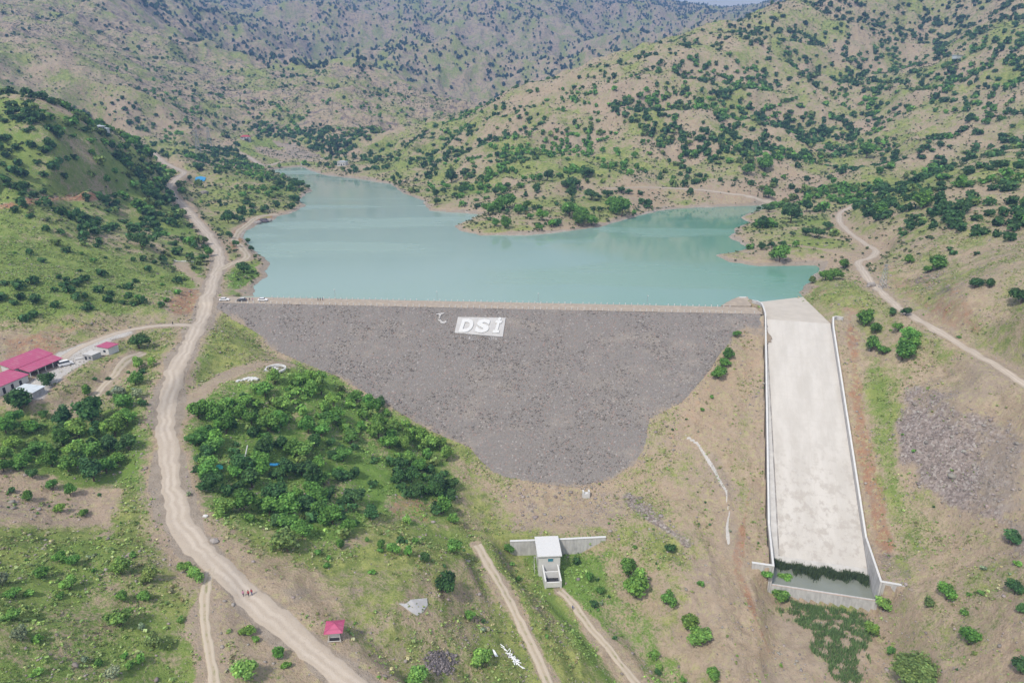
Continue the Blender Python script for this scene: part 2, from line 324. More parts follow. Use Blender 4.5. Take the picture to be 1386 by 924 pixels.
# ------------------------------------------------------------------ materials
def newmat(name):
    m = bpy.data.materials.new(name); m.use_nodes = True; nt = m.node_tree; nt.nodes.clear()
    out = nt.nodes.new('ShaderNodeOutputMaterial'); return m, nt, out
class N:
    """tiny node helper"""
    def __init__(s, nt):
        s.nt = nt; s.tc = nt.nodes.new('ShaderNodeTexCoord'); s.obj = s.tc.outputs['Object']; s.uv = s.tc.outputs['UV']
    def _in(s, sock, v):
        if isinstance(v, (int, float)): sock.default_value = v
        elif isinstance(v, tuple): sock.default_value = v if len(v) == 4 or sock.type == 'VECTOR' else (*v, 1)
        else: s.nt.links.new(v, sock)
    def noise(s, scale, detail=4, rough=.55, vec=None, col=False, dist=0):
        n = s.nt.nodes.new('ShaderNodeTexNoise'); n.inputs['Scale'].default_value = scale; n.inputs['Detail'].default_value = detail
        n.inputs['Roughness'].default_value = rough; n.inputs['Distortion'].default_value = dist
        s.nt.links.new(vec or s.obj, n.inputs['Vector']); return n.outputs['Color' if col else 'Fac']
    def vor(s, scale, out='Color', vec=None, rnd=1):
        n = s.nt.nodes.new('ShaderNodeTexVoronoi'); n.inputs['Scale'].default_value = scale; n.inputs['Randomness'].default_value = rnd
        s.nt.links.new(vec or s.obj, n.inputs['Vector']); return n.outputs[out]
    def m(s, op, a, b=0.0, c=None, clamp=False):
        n = s.nt.nodes.new('ShaderNodeMath'); n.operation = op; n.use_clamp = clamp
        s._in(n.inputs[0], a); s._in(n.inputs[1], b)
        if c is not None: s._in(n.inputs[2], c)
        return n.outputs[0]
    def ss(s, v, a, b):
        n = s.nt.nodes.new('ShaderNodeMapRange'); n.interpolation_type = 'SMOOTHSTEP'
        s._in(n.inputs['Value'], v); s._in(n.inputs['From Min'], a); s._in(n.inputs['From Max'], b); return n.outputs[0]
    def mix(s, f, a, b, mode='MIX'):
        n = s.nt.nodes.new('ShaderNodeMix'); n.data_type = 'RGBA'; n.blend_type = mode
        s._in(n.inputs['Factor'], f); s._in(n.inputs['A'], a); s._in(n.inputs['B'], b); return n.outputs['Result']
    def attr(s, name):
        n = s.nt.nodes.new('ShaderNodeAttribute'); n.attribute_name = name; return n
    def sep(s, v):
        n = s.nt.nodes.new('ShaderNodeSeparateColor'); s.nt.links.new(v, n.inputs[0]); return n.outputs
    def sepxyz(s, v):
        n = s.nt.nodes.new('ShaderNodeSeparateXYZ'); s.nt.links.new(v, n.inputs[0]); return n.outputs
    def bump(s, h, strength=.5, dist=.2):
        n = s.nt.nodes.new('ShaderNodeBump'); n.inputs['Strength'].default_value = strength; n.inputs['Distance'].default_value = dist
        s.nt.links.new(h, n.inputs['Height']); return n.outputs[0]
    def mapping(s, scale=(1,1,1), rot=(0,0,0), vec=None):
        n = s.nt.nodes.new('ShaderNodeMapping'); n.inputs['Scale'].default_value = scale; n.inputs['Rotation'].default_value = rot
        s.nt.links.new(vec or s.obj, n.inputs['Vector']); return n.outputs[0]
    def bsdf(s, out, col, rough=.9, spec=.2, normal=None, metal=0.0):
        b = s.nt.nodes.new('ShaderNodeBsdfPrincipled'); s._in(b.inputs['Base Color'], col); s._in(b.inputs['Roughness'], rough)
        b.inputs['Specular IOR Level'].default_value = spec; b.inputs['Metallic'].default_value = metal
        if normal is not None: s.nt.links.new(normal, b.inputs['Normal'])
        s.nt.links.new(b.outputs[0], out.inputs['Surface']); return b
MAT = {}
def simple(name, col, rough=.8, var=.18, scale=1.5, spec=.25, bump=0.0, metal=0.0, dirt=None, ribs=0):
    m, nt, out = newmat(name); n = N(nt)
    a = n.noise(scale, 5, .6); b = n.noise(scale * 6, 3, .6)
    f = n.m('ADD', n.m('MULTIPLY', n.ss(a, .3, .7), var * 1.2), n.m('MULTIPLY', b, var * .7))
    dark = tuple(c * .45 for c in col)
    c = n.mix(f, col, dark)
    if dirt: c = n.mix(n.m('MULTIPLY', n.ss(n.noise(scale * .45, 5, .65), .48, .68), .7), c, dirt)
    if ribs: c = n.mix(n.m('MULTIPLY', n.ss(n.m('PINGPONG', n.sepxyz(n.obj)[1], ribs), .22, .05), .35), c, dark)
    n.bsdf(out, c, rough, spec, n.bump(b, bump, .05) if bump else None, metal); MAT[name] = m; return m

# ---- terrain
def terrain_mat():
    m, nt, out = newmat('hillside_soil_and_grass'); n = N(nt)
    A = n.sep(n.attr('m1').outputs['Color']); alp = n.attr('m1').outputs['Alpha']
    B = n.sep(n.attr('m2').outputs['Color'])
    grass, lush, rubble, red, bare, pale, rocky = A[0], A[1], A[2], alp, B[0], B[1], B[2]
    huge = n.noise(.006, 4); big = n.noise(.045, 5, .6); mid = n.noise(.3, 6, .65); fine = n.noise(1.7, 5, .7); tiny = n.noise(5.5, 3, .7)
    v = n.vor(1.35); vs = n.sep(v)[0]; v2 = n.sep(n.vor(.42))[1]
    soil = n.mix(n.ss(mid, .3, .7), (.355, .270, .185), (.470, .370, .265))
    soil = n.mix(n.ss(big, .42, .62), soil, n.mix(fine, (.32, .25, .19), (.43, .35, .27)))
    soil = n.mix(n.m('MULTIPLY', n.ss(n.m('ADD', n.m('MULTIPLY', fine, .5), n.m('MULTIPLY', n.noise(.75, 6, .75), .5)), .47, .62), .55), soil, (.20, .17, .105))
    soil = n.mix(n.m('MULTIPLY', n.ss(huge, .35, .65), .35), soil, (.42, .30, .24))
    soil = n.mix(n.m('MULTIPLY', n.ss(tiny, .55, .75), .35), soil, (.47, .42, .36))
    redc = n.mix(n.ss(n.m('ADD', n.m('MULTIPLY', mid, .6), n.m('MULTIPLY', fine, .4)), .35, .65), (.27, .120, .065), (.40, .235, .145))
    soil = n.mix(n.ss(n.m('ADD', red, n.m('MULTIPLY', n.m('SUBTRACT', mid, .5), 1.0)), .35, .75), soil, redc)
    rockc = n.mix(vs, (.115, .090, .100), (.205, .165, .165))
    soil = n.mix(n.ss(n.noise(.5, 8, .8), .50, .62), soil, n.mix(mid, (.48, .42, .24), (.36, .33, .18)))
    rk = n.ss(n.m('ADD', rocky, n.m('MULTIPLY', n.m('SUBTRACT', n.noise(.11, 6, .7), .5), 1.7)), .45, .75)
    soil = n.mix(rk, soil, rockc)
    rubc = n.mix(vs, (.19, .155, .135), (.37, .31, .28)); rubc = n.mix(n.m('MULTIPLY', n.ss(n.sep(v)[2], .82, .9), .6), rubc, (.5, .46, .42))
    soil = n.mix(n.ss(n.m('ADD', rubble, n.m('MULTIPLY', n.m('SUBTRACT', mid, .5), .9)), .35, .65), soil, rubc)
    gy = n.mix(n.ss(big, .35, .65), (.215, .290, .070), (.360, .375, .125))
    gy = n.mix(n.ss(mid, .35, .7), gy, (.150, .205, .055))
    gl = n.mix(n.ss(mid, .3, .7), (.095, .205, .035), (.200, .320, .065))
    g = n.mix(lush, gy, gl)
    g = n.mix(n.m('MULTIPLY', n.ss(fine, .45, .75), .55), g, n.mix(lush, (.10, .14, .045), (.05, .115, .022)))
    g = n.mix(n.m('MULTIPLY', n.ss(tiny, .55, .8), .25), g, (.32, .31, .16))
    gf = n.m('ADD', grass, n.m('ADD', n.m('MULTIPLY', n.m('SUBTRACT', n.noise(.22, 9, .78), .5), 1.9), n.m('ADD', n.m('MULTIPLY', n.m('SUBTRACT', fine, .5), 1.3), n.m('MULTIPLY', n.m('SUBTRACT', big, .5), 1.3))))
    gf = n.m('SUBTRACT', gf, n.m('MULTIPLY', bare, 1.2))
    c = n.mix(n.ss(gf, .30, .80), soil, g)
    barec = n.mix(n.ss(mid, .3, .7), (.315, .262, .205), (.405, .345, .28)); barec = n.mix(n.m('MULTIPLY', tiny, .4), barec, (.25, .205, .165))
    c = n.mix(n.ss(n.m('ADD', bare, n.m('MULTIPLY', n.m('SUBTRACT', fine, .5), .55)), .35, .75), c, barec)
    c = n.mix(n.ss(n.m('ADD', pale, n.m('MULTIPLY', n.m('SUBTRACT', fine, .5), .5)), .4, .6), c, n.mix(tiny, (.50, .47, .43), (.62, .60, .57)))
    hgt = n.m('ADD', n.m('MULTIPLY', fine, .5), n.m('ADD', n.m('MULTIPLY', tiny, .25), n.m('MULTIPLY', mid, .8)))
    n.bsdf(out, c, .95, .1, n.bump(hgt, .85, 1.5)); return m
MAT['terrain'] = terrain_mat()

def road_mat():
    m, nt, out = newmat('packed_gravel_road'); n = N(nt)
    uv = n.sepxyz(n.uv); x = uv[0]
    mid = n.noise(.35, 5, .6); fine = n.noise(3.0, 5, .7)
    xx = n.m('ADD', x, n.m('MULTIPLY', n.m('SUBTRACT', n.noise(.05, 2), .5), .5))
    r1 = n.ss(n.m('ABSOLUTE', n.m('SUBTRACT', xx, .34)), .13, .02); r2 = n.ss(n.m('ABSOLUTE', n.m('SUBTRACT', xx, .63)), .13, .02)
    rut = n.m('MAXIMUM', r1, r2)
    base = n.mix(mid, (.34, .285, .23), (.43, .37, .30)); base = n.mix(n.m('MULTIPLY', n.ss(fine, .5, .75), .4), base, (.27, .225, .185))
    c = n.mix(n.m('MULTIPLY', rut, n.m('ADD', .22, n.m('MULTIPLY', n.ss(n.noise(.08, 3), .3, .7), .4))), base, (.53, .465, .395))
    c = n.mix(n.m('MULTIPLY', n.ss(n.noise(1.1, 6, .75), .52, .66), .35), c, (.29, .245, .20)); c = n.mix(n.m('MULTIPLY', n.ss(n.m('ABSOLUTE', n.m('SUBTRACT', x, .5)), .36, .5), .5), c, (.30, .255, .205))
    n.bsdf(out, c, .95, .1, n.bump(fine, .5, .2)); return m
MAT['road'] = road_mat()
def track_mat():
    m, nt, out = newmat('two_rut_dirt_track'); n = N(nt)
    x = n.sepxyz(n.uv)[0]; mid = n.noise(.5, 5, .6); fine = n.noise(3.0, 5, .7)
    xx = n.m('ADD', x, n.m('MULTIPLY', n.m('SUBTRACT', mid, .5), .12))
    r1 = n.ss(n.m('ABSOLUTE', n.m('SUBTRACT', xx, .26)), .2, .06); r2 = n.ss(n.m('ABSOLUTE', n.m('SUBTRACT', xx, .74)), .2, .06)
    rut = n.m('MAXIMUM', r1, r2)
    base = n.mix(n.ss(n.m('ADD', mid, n.m('MULTIPLY', fine, .5)), .72, .95), (.36, .30, .225), (.22, .215, .11))
    c = n.mix(rut, base, n.mix(fine, (.38, .32, .25), (.45, .39, .31)))
    n.bsdf(out, c, .95, .1, n.bump(fine, .4, .15)); return m
MAT['track'] = track_mat()

def water_mat():
    m, nt, out = newmat('reservoir_water'); n = N(nt)
    p = n.sepxyz(n.obj)
    sil = n.noise(.011, 4, .5, n.mapping((1, .35, 1)))
    # milky turquoise; the right arm's green hill reflections are painted into the base colour
    arm = n.ss(p[0], -60.0, 210.0)
    f = n.m('ADD', n.m('MULTIPLY', arm, .8), n.m('MULTIPLY', n.m('SUBTRACT', sil, .5), .5), clamp=True)
    c = n.mix(f, (.250, .350, .305), (.075, .235, .165))
    wind = n.ss(n.noise(.012, 5, .6, n.mapping((.35, 1.6, 1), (0, 0, .12))), .47, .60)
    rough = n.m('ADD', .05, n.m('MULTIPLY', wind, .25))
    h = n.m('ADD', n.noise(.9, 4, .6, n.mapping((1, 1.8, 1))), n.m('MULTIPLY', n.noise(3.2, 3, .6), .35))
    bmp = nt.nodes.new('ShaderNodeBump'); bmp.inputs['Distance'].default_value = .06
    nt.links.new(n.m('ADD', .16, n.m('MULTIPLY', wind, .5)), bmp.inputs['Strength']); nt.links.new(h, bmp.inputs['Height'])
    b = n.bsdf(out, c, rough, .5, bmp.outputs[0]); b.inputs['IOR'].default_value = 1.333; return m
MAT['water'] = water_mat()
def pool_mat():
    m, nt, out = newmat('still_pool_water'); n = N(nt)
    c = n.mix(n.noise(.3, 3), (.15, .165, .135), (.20, .215, .18))
    n.bsdf(out, c, .12, .5, n.bump(n.noise(2.5, 3), .08, .05)); return m
MAT['pool'] = pool_mat()

def rockfill_mat():
    m, nt, out = newmat('rock_fill'); n = N(nt)
    v = n.sep(n.vor(1.9)); w = n.sep(n.vor(4.2)); big = n.noise(.035, 5, .6, n.mapping((1, 2.5, 1))); mid = n.noise(.16, 6, .65)
    c = n.mix(.45, n.mix(v[0], (.170, .154, .142), (.208, .190, .174)), n.mix(w[1], (.132, .120, .112), (.250, .230, .212)))
    c = n.mix(n.m('MULTIPLY', n.ss(v[2], .955, .985), .45), c, (.42, .39, .37))
    c = n.mix(n.m('MULTIPLY', n.ss(w[2], .93, .97), .5), c, (.10, .09, .09))
    c = n.mix(n.m('MULTIPLY', n.ss(v[1], .90, .95), .35), c, (.30, .175, .14))
    c = n.mix(n.m('MULTIPLY', n.ss(n.m('ADD', n.m('MULTIPLY', big, .6), n.m('MULTIPLY', mid, .4)), .5, .66), .32), c, (.33, .285, .235))
    c = n.mix(n.m('MULTIPLY', n.ss(mid, .68, .8), .4), c, (.16, .18, .08))
    eg = n.sep(n.attr('edge').outputs['Color'])[0]
    c = n.mix(n.ss(n.m('ADD', eg, n.m('MULTIPLY', n.m('SUBTRACT', n.noise(.35, 6, .75), .5), 1.5)), .62, 1.15), c, n.mix(mid, (.26, .205, .15), (.34, .275, .205)))
    h = n.m('ADD', n.vor(1.15, 'Distance'), n.m('MULTIPLY', n.vor(2.9, 'Distance'), .5))
    n.bsdf(out, c, .92, .15, n.bump(h, .55, .35)); return m
MAT['rockfill'] = rockfill_mat()

def foliage_mat():
    m, nt, out = newmat('leaves'); n = N(nt)
    ca = n.attr('Col').outputs['Color']
    oi = nt.nodes.new('ShaderNodeObjectInfo')
    c = n.mix(1.0, ca, oi.outputs['Color'], 'MULTIPLY')
    hs = nt.nodes.new('ShaderNodeHueSaturation'); hs.inputs['Hue'].default_value = .5
    nt.links.new(n.m('ADD', .85, n.m('MULTIPLY', oi.outputs['Random'], .3)), hs.inputs['Value']); nt.links.new(c, hs.inputs['Color'])
    c = hs.outputs[0]
    d = nt.nodes.new('ShaderNodeBsdfPrincipled'); d.inputs['Roughness'].default_value = .65; d.inputs['Specular IOR Level'].default_value = .2
    t = nt.nodes.new('ShaderNodeBsdfTranslucent'); mx = nt.nodes.new('ShaderNodeMixShader'); mx.inputs[0].default_value = .35
    nt.links.new(c, d.inputs['Base Color']); nt.links.new(c, t.inputs['Color'])
    nt.links.new(d.outputs[0], mx.inputs[1]); nt.links.new(t.outputs[0], mx.inputs[2]); nt.links.new(mx.outputs[0], out.inputs['Surface']); return m
MAT['leaves'] = foliage_mat()
def stones_mat():
    m, nt, out = newmat('loose_stone'); n = N(nt)
    c = n.mix(n.noise(2.0, 4), n.attr('Col').outputs['Color'], (.2, .17, .15)); n.bsdf(out, c, .9, .2); return m
MAT['stones'] = stones_mat()

def chute_mat():
    m, nt, out = newmat('chute_concrete'); n = N(nt)
    uv = n.uv; u = n.sepxyz(uv)   # u across in metres, v down in metres
    st = n.noise(.16, 6, .62, n.mapping((1, .28, 1), vec=uv)); bl = n.noise(.30, 6, .72, n.mapping((1, .8, 1), vec=uv)); fi = n.noise(4, 4, .7, vec=uv)
    c = n.mix(n.ss(st, .35, .65), (.50, .475, .44), (.43, .405, .37))
    c = n.mix(n.m('MULTIPLY', n.ss(bl, .48, .60), n.m('ADD', .12, n.m('MULTIPLY', n.ss(u[1], 45.0, 90.0), .75))), c, (.36, .33, .295))
    c = n.mix(n.m('MULTIPLY', n.ss(n.noise(.9, 5, .75, n.mapping((1, .5, 1), vec=uv)), .62, .68), .4), c, (.42, .39, .36))
    c = n.mix(n.m('MULTIPLY', fi, .16), c, (.38, .35, .32))
    jx = n.m('PINGPONG', n.m('ADD', u[0], 0.0), 3.29); jy = n.m('PINGPONG', u[1], 5.0)
    j = n.m('MAXIMUM', n.ss(jx, .10, .04), n.ss(jy, .12, .05))
    c = n.mix(n.m('MULTIPLY', j, .38), c, (.40, .36, .32))
    n.bsdf(out, c, .85, .25, n.bump(fi, .2, .03)); return m
MAT['chute'] = chute_mat()
def board_mat():
    m, nt, out = newmat('board_marked_concrete'); n = N(nt)
    a = n.noise(.35, 5, .65); s = n.noise(1.4, 5, .7, n.mapping((1, 1, .15)))
    c = n.mix(n.ss(s, .35, .7), (.50, .49, .48), (.36, .35, .345)); c = n.mix(n.m('MULTIPLY', n.ss(a, .5, .7), .4), c, (.24, .235, .23))
    n.bsdf(out, c, .85, .2); return m
MAT['board'] = board_mat()
simple('pale_concrete', (.50, .49, .475), .85, .14, .8, dirt=(.46, .43, .40))
simple('white_paint', (.58, .58, .575), .6, .12, 2)
simple('white_render', (.56, .56, .55), .8, .12, .8, dirt=(.60, .58, .56))
simple('grey_block', (.40, .40, .41), .9, .3, 1.2, dirt=(.26, .25, .24))
simple('magenta_sheet', (.42, .075, .16), .45, .16, .9, spec=.4, dirt=(.42, .15, .20), ribs=.6)
simple('red_tile', (.46, .07, .09), .7, .2, .5)
simple('light_sheet', (.58, .63, .66), .4, .2, .7, spec=.5, dirt=(.42, .44, .44), ribs=.5)
simple('dark_opening', (.035, .035, .04), .6, .2)
simple('car_white', (.80, .80, .81), .25, .03, 1, spec=.6)
simple('car_dark', (.075, .08, .09), .25, .05, 1, spec=.6)
simple('car_silver', (.55, .56, .58), .25, .03, 1, spec=.6)
simple('glass', (.03, .04, .05), .08, .1, 1, spec=.7)
simple('rubber', (.03, .03, .03), .85, .2, 4)
simple('window_blue', (.03, .20, .27), .25, .2, 2, spec=.6)
simple('galvanised', (.38, .39, .40), .45, .2, 2, metal=.5)
simple('bark', (.13, .095, .065), .95, .4, 3)
simple('cloth_dark', (.03, .03, .045), .9, .2, 5)
simple('cloth_red', (.35, .03, .05), .9, .2, 5)
simple('cloth_pink', (.55, .25, .38), .9, .2, 5)
simple('cloth_blue', (.10, .13, .28), .9, .2, 5)
simple('skin', (.42, .25, .18), .7, .1, 5)
simple('hair', (.03, .02, .015), .8, .1, 5)
simple('tarp_blue', (.04, .30, .60), .5, .25, 2)
simple('tarp_teal', (.03, .33, .27), .5, .25, 2)
simple('asphalt_yard', (.36, .345, .325), .9, .2, .4, dirt=(.45, .42, .38))
simple('crest_gravel', (.37, .31, .25), .95, .25, .8, dirt=(.44, .37, .29))
simple('apron_concrete', (.50, .455, .395), .9, .15, .25, dirt=(.42, .38, .33))
simple('boulder', (.33, .30, .28), .9, .35, .8)
simple('ash', (.115, .10, .115), .95, .4, 1.2, dirt=(.20, .17, .17))
simple('cable_pipe', (.80, .82, .84), .5, .05, 2)

# ------------------------------------------------------------------ mesh building
def mesh_np(name, V, F, mat, smooth=False, cols=None, kinds='POINT'):
    """V (n,3), F (m,k) all faces of the same size or a list of such arrays"""
    me = bpy.data.meshes.new(name)
    Fs = F if isinstance(F, list) else [F]
    V = np.ascontiguousarray(V, dtype=np.float32)
    me.vertices.add(len(V)); me.vertices.foreach_set('co', V.ravel())
    loops = np.concatenate([f.ravel() for f in Fs]).astype(np.int32)
    sizes = np.concatenate([np.full(len(f), f.shape[1]) for f in Fs]).astype(np.int32)
    starts = np.concatenate([[0], np.cumsum(sizes)[:-1]]).astype(np.int32)
    me.loops.add(len(loops)); me.loops.foreach_set('vertex_index', loops)
    me.polygons.add(len(sizes)); me.polygons.foreach_set('loop_start', starts)
    if smooth: me.polygons.foreach_set('use_smooth', np.ones(len(sizes), bool))
    me.update(calc_edges=True)
    if cols is not None:
        for an, arr in cols.items():
            at_ = me.attributes.new(an, 'FLOAT_COLOR', kinds); at_.data.foreach_set('color', np.ascontiguousarray(arr, dtype=np.float32).ravel())
    if mat is not None: me.materials.append(mat)
    return me
def link(name, me, parent=None, loc=None, rz=0):
    o = bpy.data.objects.new(name, me); COL.objects.link(o)
    if parent is not None: o.parent = parent
    if loc is not None: o.location = loc
    if rz: o.rotation_euler.z = rz
    return o
def tag(o, label=None, cat=None, group=None, kind=None):
    if label: o['label'] = label
    if cat: o['category'] = cat
    if group: o['group'] = group
    if kind: o['kind'] = kind
    return o
def empty(name, loc, rz=0, label=None, cat=None, group=None, rot=None):
    o = bpy.data.objects.new(name, None); COL.objects.link(o); o.location = loc; o.rotation_euler = rot or (0, 0, rz); o.empty_display_size = .3
    return tag(o, label, cat, group)
def copy_tree(o, parent=None):
    c = o.copy(); COL.objects.link(c)
    if parent is not None: c.parent = parent
    for ch in list(o.children): copy_tree(ch, c)
    return c
class MB:
    def __init__(s): s.bm = bmesh.new(); s.uvl = None
    def box(s, c, d, rz=0, bevel=0, rot=None, taper=None):
        r = bmesh.ops.create_cube(s.bm, size=1); vs = r['verts']
        M = Matrix.Translation(Vector(c)) @ (rot.to_4x4() if rot is not None else Matrix.Rotation(rz, 4, 'Z')) @ Matrix.Diagonal((*d, 1))
        if taper:
            for v in vs:
                if v.co.z > 0: v.co.x *= taper[0]; v.co.y *= taper[1]
        bmesh.ops.transform(s.bm, matrix=M, verts=vs)
        if bevel:
            es = list({e for v in vs for e in v.link_edges})
            bmesh.ops.bevel(s.bm, geom=es, offset=bevel, segments=2, affect='EDGES', profile=.5)
        return s
    def tube(s, a, b, r, r2=None, n=8):
        a = Vector(a); b = Vector(b); d = b - a; L = d.length
        if L < 1e-6: return s
        q = d.to_track_quat('Z', 'Y')
        r_ = bmesh.ops.create_cone(s.bm, cap_ends=True, segments=n, radius1=r, radius2=r if r2 is None else r2, depth=L)
        bmesh.ops.transform(s.bm, matrix=Matrix.Translation((a + b) / 2) @ q.to_matrix().to_4x4(), verts=r_['verts']); return s
    def ball(s, c, r, sc=(1,1,1), sub=2, jit=0, rng=None):
        r_ = bmesh.ops.create_icosphere(s.bm, subdivisions=sub, radius=r)
        for v in r_['verts']:
            if jit: v.co *= 1 + (rng.random() - .5) * jit
            v.co = Vector((v.co.x * sc[0], v.co.y * sc[1], v.co.z * sc[2])) + Vector(c)
        return s
    def face(s, pts):
        s.bm.faces.new([s.bm.verts.new(p) for p in pts]); return s
    def prism(s, pts, z0, z1):
        """vertical prism over an xy outline; z0,z1 numbers or per-point lists"""
        n = len(pts); Z0 = [z0] * n if isinstance(z0, (int, float)) else z0; Z1 = [z1] * n if isinstance(z1, (int, float)) else z1
        a = [s.bm.verts.new((p[0], p[1], Z0[i])) for i, p in enumerate(pts)]; b = [s.bm.verts.new((p[0], p[1], Z1[i])) for i, p in enumerate(pts)]
        s.bm.faces.new(a[::-1]); s.bm.faces.new(b)
        for i in range(n):
            j = (i + 1) % n; s.bm.faces.new((a[i], a[j], b[j], b[i]))
        return s
    def build(s, name, mat, parent=None, smooth=False, loc=None):
        bmesh.ops.recalc_face_normals(s.bm, faces=s.bm.faces[:])
        me = bpy.data.meshes.new(name); s.bm.to_mesh(me); s.bm.free()
        if smooth: me.polygons.foreach_set('use_smooth', np.ones(len(me.polygons), bool))
        me.materials.append(mat); return link(name, me, parent, loc)

# ------------------------------------------------------------------ ground cover masks (what the ground is made of)
PX, PY = GPX, GPY
wob = (fbm(GX, GY, 14, 5, 91) - .5) * 1.5; wobb = (fbm(GX, GY, 60, 3, 93) - .5)
def area(P, soft=6, ymin=None, ymax=None):
    """1 inside the outline on the ground given by photo pixels"""
    if soft >= 5: soft = soft * 1.7
    P = np.array(P, float)
    x0, x1, y0, y1 = P[:,0].min() - 30, P[:,0].max() + 30, P[:,1].min() - 30, P[:,1].max() + 30
    m = (PX > x0) & (PX < x1) & (PY > y0) & (PY < y1)
    if ymin: m &= GY > ymin
    if ymax: m &= GY < ymax
    o = np.zeros(GX.shape)
    if m.any(): o[m] = 1 - sst(-soft, soft, poly_sd(PX[m], PY[m], [tuple(p) for p in P]) + wob[m] * soft * 2.5)
    return o
def strip(P, w, soft=3, ymin=None, ymax=None):
    P = np.array(P, float)
    x0, x1, y0, y1 = P[:,0].min() - w - 20, P[:,0].max() + w + 20, P[:,1].min() - w - 20, P[:,1].max() + w + 20
    m = (PX > x0) & (PX < x1) & (PY > y0) & (PY < y1)
    if ymin: m &= GY > ymin
    if ymax: m &= GY < ymax
    o = np.zeros(GX.shape)
    if m.any(): o[m] = 1 - sst(w / 2 - soft, w / 2 + soft, seg_dist(PX[m], PY[m], P)[0] + wob[m] * soft * 2)
    return o
near_ = 1 - sst(340, 560, GY)
G = np.full(GX.shape, .52); LU = np.zeros(GX.shape); RB = np.zeros(GX.shape); RD = np.zeros(GX.shape); BA = np.zeros(GX.shape); PA = np.zeros(GX.shape); RK = np.zeros(GX.shape)
def lay(A, m, v): A[:] = A * (1 - m) + v * m
far = sst(900, 1300, GY)
lay(G, far, .46); lay(RK, sst(900, 1200, GY) * .9, .56)
L_hill = area([(-60,110),(60,140),(200,205),(235,235),(262,300),(290,340),(285,400),(230,430),(120,420),(0,440),(-60,440)], 5, ymax=700)
lay(G, L_hill, .80); lay(LU, L_hill, .35)
lay(G, area([(-40,680),(100,700),(180,720),(255,770),(275,924),(-40,924)], 12), .86); lay(LU, area([(-40,740),(150,740),(240,860),(260,930),(-40,930)], 20), .42)
lay(G, area([(180,440),(250,445),(215,540),(215,640),(235,720),(180,700),(150,600),(130,560)], 6), .72); lay(LU, area([(160,520),(215,540),(215,700),(160,620)], 8), .6)
lay(G, area([(0,560),(180,560),(185,650),(60,655),(0,630)], 8), .85); lay(LU, area([(0,560),(180,560),(185,650),(60,655),(0,630)], 8), .6)
br = area([(-30,628),(50,640),(110,668),(158,665),(150,712),(60,722),(-30,705)], 6); lay(G, br, .05); lay(BA, br, .15); lay(RD, br, .28)
gro = area([(244,560),(280,520),(340,520),(400,495),(440,505),(500,540),(560,575),(610,610),(625,700),(560,712),(520,700),(470,740),(400,740),(370,720),(290,705),(255,660)], 7)
lay(G, gro, .80); lay(LU, gro, .85)
lay(RD, area([(520,640),(610,650),(615,712),(530,705)], 8) , .55); lay(G, area([(520,670),(600,675),(600,708),(530,705)], 6), .45)
lay(G, area([(290,700),(470,745),(620,715),(640,740),(600,760),(520,745),(420,780),(340,740)], 8), .80); lay(LU, area([(290,700),(470,745),(620,715),(630,735),(520,735),(420,750),(340,730)], 8), .45)
lay(G, area([(420,780),(520,770),(600,790),(640,860),(560,924),(480,915),(400,850),(370,800)], 10), .50)
lay(G, area([(255,450),(300,430),(350,440),(350,480),(250,545),(235,560),(240,500)], 6), .75); lay(LU, area([(262,480),(300,470),(250,545),(240,545)], 6), .5)
lay(G, area([(590,590),(650,640),(690,655),(700,720),(650,750),(625,690),(600,620)], 6), .55)
lay(G, area([(240,290),(300,240),(410,240),(410,280),(330,300),(330,340),(360,360),(340,400),(310,400),(310,350),(290,320)], 4, ymin=330), .78); lay(LU, area([(300,370),(360,355),(345,395),(310,400)], 3, ymin=300, ymax=420), .8)
# gully below the valve house: lush
gul = area([(690,742),(780,735),(830,745),(825,790),(870,830),(930,924),(860,924),(830,875),(790,830),(755,800),(720,790)], 6)
lay(G, gul, .80); lay(LU, gul, .75); 
lay(LU, strip([(722,790),(745,812),(790,870),(830,924)], 14, 6), .6); lay(G, strip([(722,790),(745,812),(790,870),(830,924)], 16, 6), .9)
# below the dam: stony flats
toe = area([(660,655),(860,650),(830,712),(760,720),(690,725),(685,690)], 8); lay(G, toe, .26); lay(RB, toe, .36); lay(BA, toe, .28)
lay(G, area([(840,660),(1000,640),(1020,760),(1040,800),(960,850),(890,760),(840,730)], 8), .42)
lay(RB, strip([(850,672),(880,700),(930,735)], 15, 5), .9); lay(G, strip([(850,672),(880,700),(930,735)], 12, 5), .1)
lay(RD, area([(940,460),(1030,440),(1030,520),(1020,560),(960,600),(880,600),(930,540)], 8), .38); lay(G, area([(940,460),(1030,440),(1030,560),(960,600),(880,610),(930,540)], 8), .28)
lay(G, area([(1005,580),(1033,570),(1037,640),(1038,760),(1015,750),(1000,660)], 6), .60); lay(RD, strip([(1018,650),(1010,690),(1002,730),(998,770),(1040,880)], 14, 6), .62)
lay(PA, strip([(928,590),(944,600),(953,614),(966,634),(975,652),(983,664),(984,680),(987,694),(984,712),(986,735)], 3.4, 1.1) * sst(.05, .35, fbm(GX, GY, 4, 3, 95)), .9); lay(PA, strip([(975,630),(985,645),(990,665),(991,700)], 4.5, 2.5) * sst(.45, .6, fbm(GX, GY, 3, 3, 97)), .5); lay(BA, strip([(965,620),(985,660),(990,700),(990,745),(1010,790)], 26, 9), .55)
lay(BA, area([(960,760),(1010,780),(1060,900),(1080,940),(980,940),(930,860)], 14), .45); lay(G, area([(960,760),(1010,780),(1060,900),(1080,940),(980,940),(930,860)], 14), .25)
